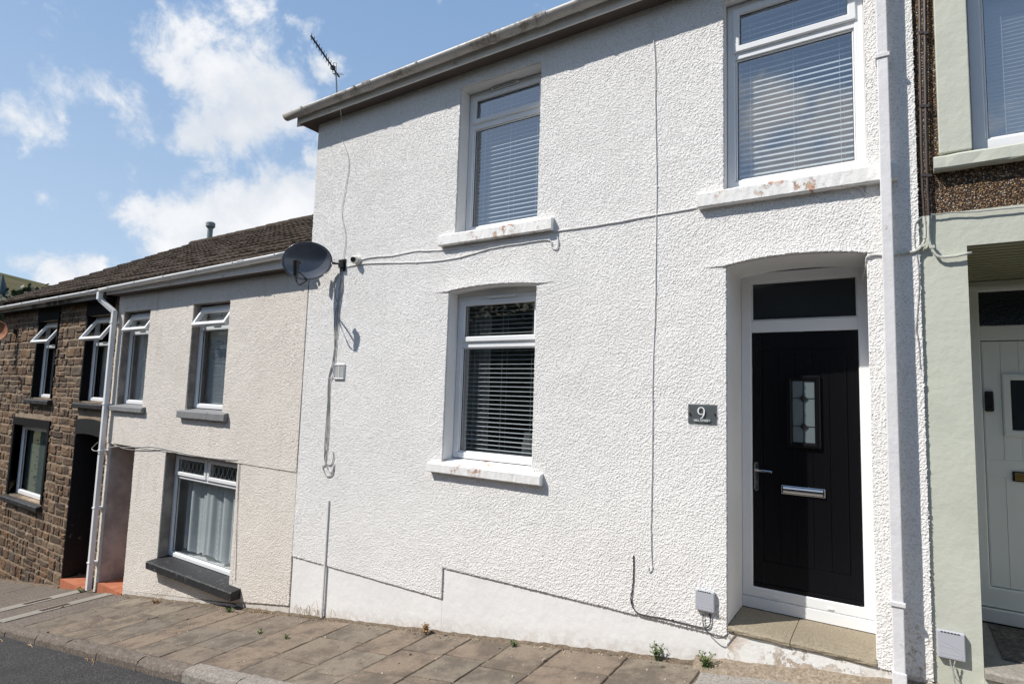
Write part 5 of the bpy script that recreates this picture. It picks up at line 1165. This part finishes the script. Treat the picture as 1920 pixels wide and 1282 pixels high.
# ------------------------------------------------------------------ weeds and litter
def weed(p, h, n, label, m, spread=.06, leaf=.014, seed=0, group='weeds growing along the wall foot', name='weed', droop=.2, density=1.):
    h *= 1.3; leaf *= 1.25; spread *= 1.2; rnd = random.Random(seed); base = Vector((p[0], min(p[1], -.03), gz(p[0], min(p[1], -.03)) - .004)); t = thing(name, base, label, 'weed', group)
    st = MB(); lf = MB()
    for i in range(n):
        an = rnd.uniform(0, 2 * math.pi); r = rnd.uniform(.2, 1) * spread; hh = h * rnd.uniform(.45, 1)
        tip = base + Vector((r * math.cos(an), r * math.sin(an) * .7, hh)); mid = base.lerp(tip, .5) + Vector((0, 0, hh * .12))
        if tip.y > -.02: tip.y = -.02
        st.tube([base + Vector((r * .2 * math.cos(an), 0, 0)), mid, tip], .0016, 4)
        for k in range(int(14 * density)):
            f = rnd.uniform(.15, 1.05); c_ = base.lerp(tip, min(f, 1)) + Vector((rnd.gauss(0, .005), rnd.gauss(0, .005), rnd.gauss(0, .005) + hh * .12 * (1 - abs(2 * f - 1))))
            a2 = rnd.uniform(0, 6.28); el = rnd.uniform(-droop, .9); d = Vector((math.cos(a2) * math.cos(el), math.sin(a2) * math.cos(el), math.sin(el))); s = d.cross(Vector((rnd.uniform(-1, 1), rnd.uniform(-1, 1), 1))).normalized(); l = leaf * rnd.uniform(.6, 1.4)
            lf.add([c_, c_ + d * l * .5 + s * l * .28, c_ + d * l, c_ + d * l * .5 - s * l * .28], [(0, 1, 2, 3)])
    st.build('stem', m, t); lf.build('foliage', m, t); return t
weed((-1.512,-0.046,-1.911), .105, 12, 'leafy green weed at the wall foot left of the grey box', LEAF, .055, .015, 1)
weed((-1.145,-0.069,-1.855), .085, 18, 'bushy green weed under the grey box at the edge of the concrete flags', LEAF, .05, .013, 2)
weed((-3.720,-0.076,-2.247), .085, 12, 'clump of dried brown weed at the foot of the smooth white plinth', DRYLEAF, .035, .02, 3, droop=1.2)
weed((-2.718,-0.115,-2.095), .04, 6, 'tiny green weed beside the white plinth between two brown flags', LEAF, .035, .014, 4)
weed((-6.779,-0.141,-2.713), .06, 7, 'small green weed below the end of the wide black sill', LEAF, .06, .02, 5)
weed((-5.568,-0.546,-2.537), .03, 6, 'tiny green weed in a joint out in the pavement', LEAF, .04, .014, 6)
weed((-5.092,-0.586,-2.466), .03, 6, 'tiny green weed in the joint nearest the kerb corner', LEAF, .04, .013, 7)
weed((-10.908,-0.107,-3.340), .06, 6, 'small dark green weed beside the foot of the round downpipe', LEAF, .07, .025, 8)
weed((-8.487,-0.148,-2.973), .04, 8, 'low dried weed under the left end of the wide black sill', DRYLEAF, .07, .02, 9, droop=1.)
def tuft(p, h, n, label, seed):
    rnd = random.Random(seed); base = Vector((p[0], -.04, gz(p[0], -.04) - .004)); c = MB()
    for i in range(n):
        x = base.x + rnd.gauss(0, .13); y = -.035 - abs(rnd.gauss(0, .025)); z = gz(x, y) - .004; hh = h * rnd.uniform(.25, 1); lean = rnd.gauss(0, .35) * hh
        pts = [(x, y, z), (x + lean * .3, y - .005, z + hh * .5), (x + lean, y - rnd.uniform(0, .04), z + hh * (1 if rnd.random() < .6 else .7)), (x + lean * 1.7, y - .03, z + hh * .62)]
        c.tube(wiggle(pts, 3, 0), .0022, 3)
    return tag(c.build('dry_grass', STRAW, loc=base), label, 'grass tuft', 'tufts of dry grass at the wall foot')
tuft((-5.459,0.017,-2.509), .20, 26, 'tall wispy dry grass at the left corner of the white plinth', 1)
tuft((-6.280,-0.239,-2.639), .08, 40, 'low matted dry grass below the beige wall near the corner', 2)
def litter():
    rnd = random.Random(5); c = MB()
    for i in range(420):
        x = rnd.uniform(-10.5, 1.2); y = -.05 - abs(rnd.gauss(0, .05)) if rnd.random() < .65 else rnd.uniform(-1.3, -.05); s = rnd.uniform(.003, .010) * (1.6 if rnd.random() < .08 else 1)
        z = gz(x, y) + s * .4; a = rnd.uniform(0, 3)
        c.obox((x, y, z), (s * math.cos(a), s * math.sin(a), .2 * s), (-s * .6 * math.sin(a), s * .6 * math.cos(a), 0), (0, .1 * s, s * .45))
    return tag(c.build('grit_litter', leafmat('grit', (.05, .035, .025), (.40, .33, .25))), kind='stuff')
litter()
def twigs():
    rnd = random.Random(9); c = MB()
    for (x, y) in ((-7.1, -1.50), (-6.9, -1.52), (-7.0, -1.49), (-8.6, -1.5), (-8.5, -1.52), (-4.9, -1.54), (-4.75, -1.6), (-4.6, -1.56), (-4.4, -1.62), (-9.3, -1.56), (-5.6, -1.7)):
        z = gz(x, y) - .095 + .006; a = rnd.uniform(-.5, .5); l = rnd.uniform(.02, .07)
        c.tube([(x - l * math.cos(a), y - l * math.sin(a), z), (x, y + .01, z + .006), (x + l * math.cos(a), y + l * math.sin(a), z)], .004, 5)
    return tag(c.build('dry_twigs', DRYLEAF), 'a few dry twigs and leaf scraps lying on the asphalt by the kerb', 'twigs', kind='stuff')
twigs()
# ------------------------------------------------------------------ added unseen across the street to darken window reflections: a tall evergreen hedge
def added_hedge():
    rnd = random.Random(77); t = thing('added_hedge', (-8, -10.5, -3.5), 'tall dark evergreen hedge added out of view across the street to darken reflections in the lower windows', 'added_hedge'); c = MB()
    top = lambda x: gz(x) * .55 + 4.6 + .35 * math.sin(x * .9) + .25 * math.sin(x * 2.3)
    c.add([(x, y, z) for x in (-44, -34, -24, -16, -8, 0, 8, 16) for y, z in ((-9.6, gz(x) - 1), (-9.6, top(x) - .3), (-12, top(x) - .3), (-12, gz(x) - 1))], [(4 * i + k, 4 * i + (k + 1) % 4, 4 * i + 4 + (k + 1) % 4, 4 * i + 4 + k) for i in range(7) for k in range(4)] + [(0, 1, 2, 3), (31, 30, 29, 28)])
    for i in range(26000):
        x = rnd.uniform(-44, 16); tz = top(x)
        if rnd.random() < .7: y = -9.6 + rnd.gauss(.0, .16); z = rnd.uniform(gz(x) - .3, tz)
        else: y = rnd.uniform(-12, -9.5); z = tz - .3 + abs(rnd.gauss(0, .22))
        p = Vector((x, y, z)); d = Vector((rnd.gauss(0, 1), rnd.gauss(0, 1), rnd.gauss(0, 1))).normalized() * rnd.uniform(.07, .15); e = d.orthogonal().normalized() * d.length * .5
        c.add([p - d, p - e, p + d, p + e], [(0, 1, 2, 3)])
    c.build('foliage', leafmat('dark_hedge_leaf', (.012, .020, .010), (.030, .042, .018)), t)
added_hedge()
# ------------------------------------------------------------------ far away: church spire, trees
sp = thing('church', (-92, 20, -10), 'distant church with slender blue green slate spire in front of the hillside', 'church')
c = MB(); c.tube([(-92, 20, 3.2), (-92, 20, 12.9)], 1, 8, rr=[3.0, .04]); c.build('spire', SLATE, sp)
c = MB(); c.box(-94.6, -89.4, 17.4, 22.6, -12, 3.2); c.build('tower', MORTAR, sp)
def trees(cx, cy, cz, n, R0, seed, label):
    rnd = random.Random(seed); t = thing('tree', (cx, cy, cz - R0), label, 'tree', 'trees below the far hillside'); c = MB()
    for i in range(n):
        th = rnd.uniform(0, 6.28); ph = rnd.uniform(-1, 1); r = R0 * rnd.uniform(.55, 1) * (1 + .2 * math.sin(th * 3 + seed)); p = Vector((cx + r * math.cos(th) * math.sqrt(1 - ph * ph), cy + r * math.sin(th) * math.sqrt(1 - ph * ph), cz + r * ph * .75))
        s = R0 * .05; d = Vector((rnd.gauss(0, 1), rnd.gauss(0, 1), rnd.gauss(0, 1))).normalized() * s; e = d.orthogonal().normalized() * s
        c.add([p - d - e, p + d - e, p + d + e, p - d + e], [(0, 1, 2, 3)])
    c.build('crown', TREEMAT, t); k = MB(); k.tube([(cx, cy, -13), (cx, cy, cz)], R0 * .08, 6); k.build('trunk', MORTAR, t)
trees(-88, 23.6, 8.2, 3000, 4.4, 1, 'dark rounded tree just right of the far spire'); trees(-84, 25.5, 7.6, 2600, 3.6, 2, 'dark low tree second from the far spire'); trees(-86, 29.5, 7.6, 2400, 3.4, 3, 'dark tree farthest from the spire against the hillside')
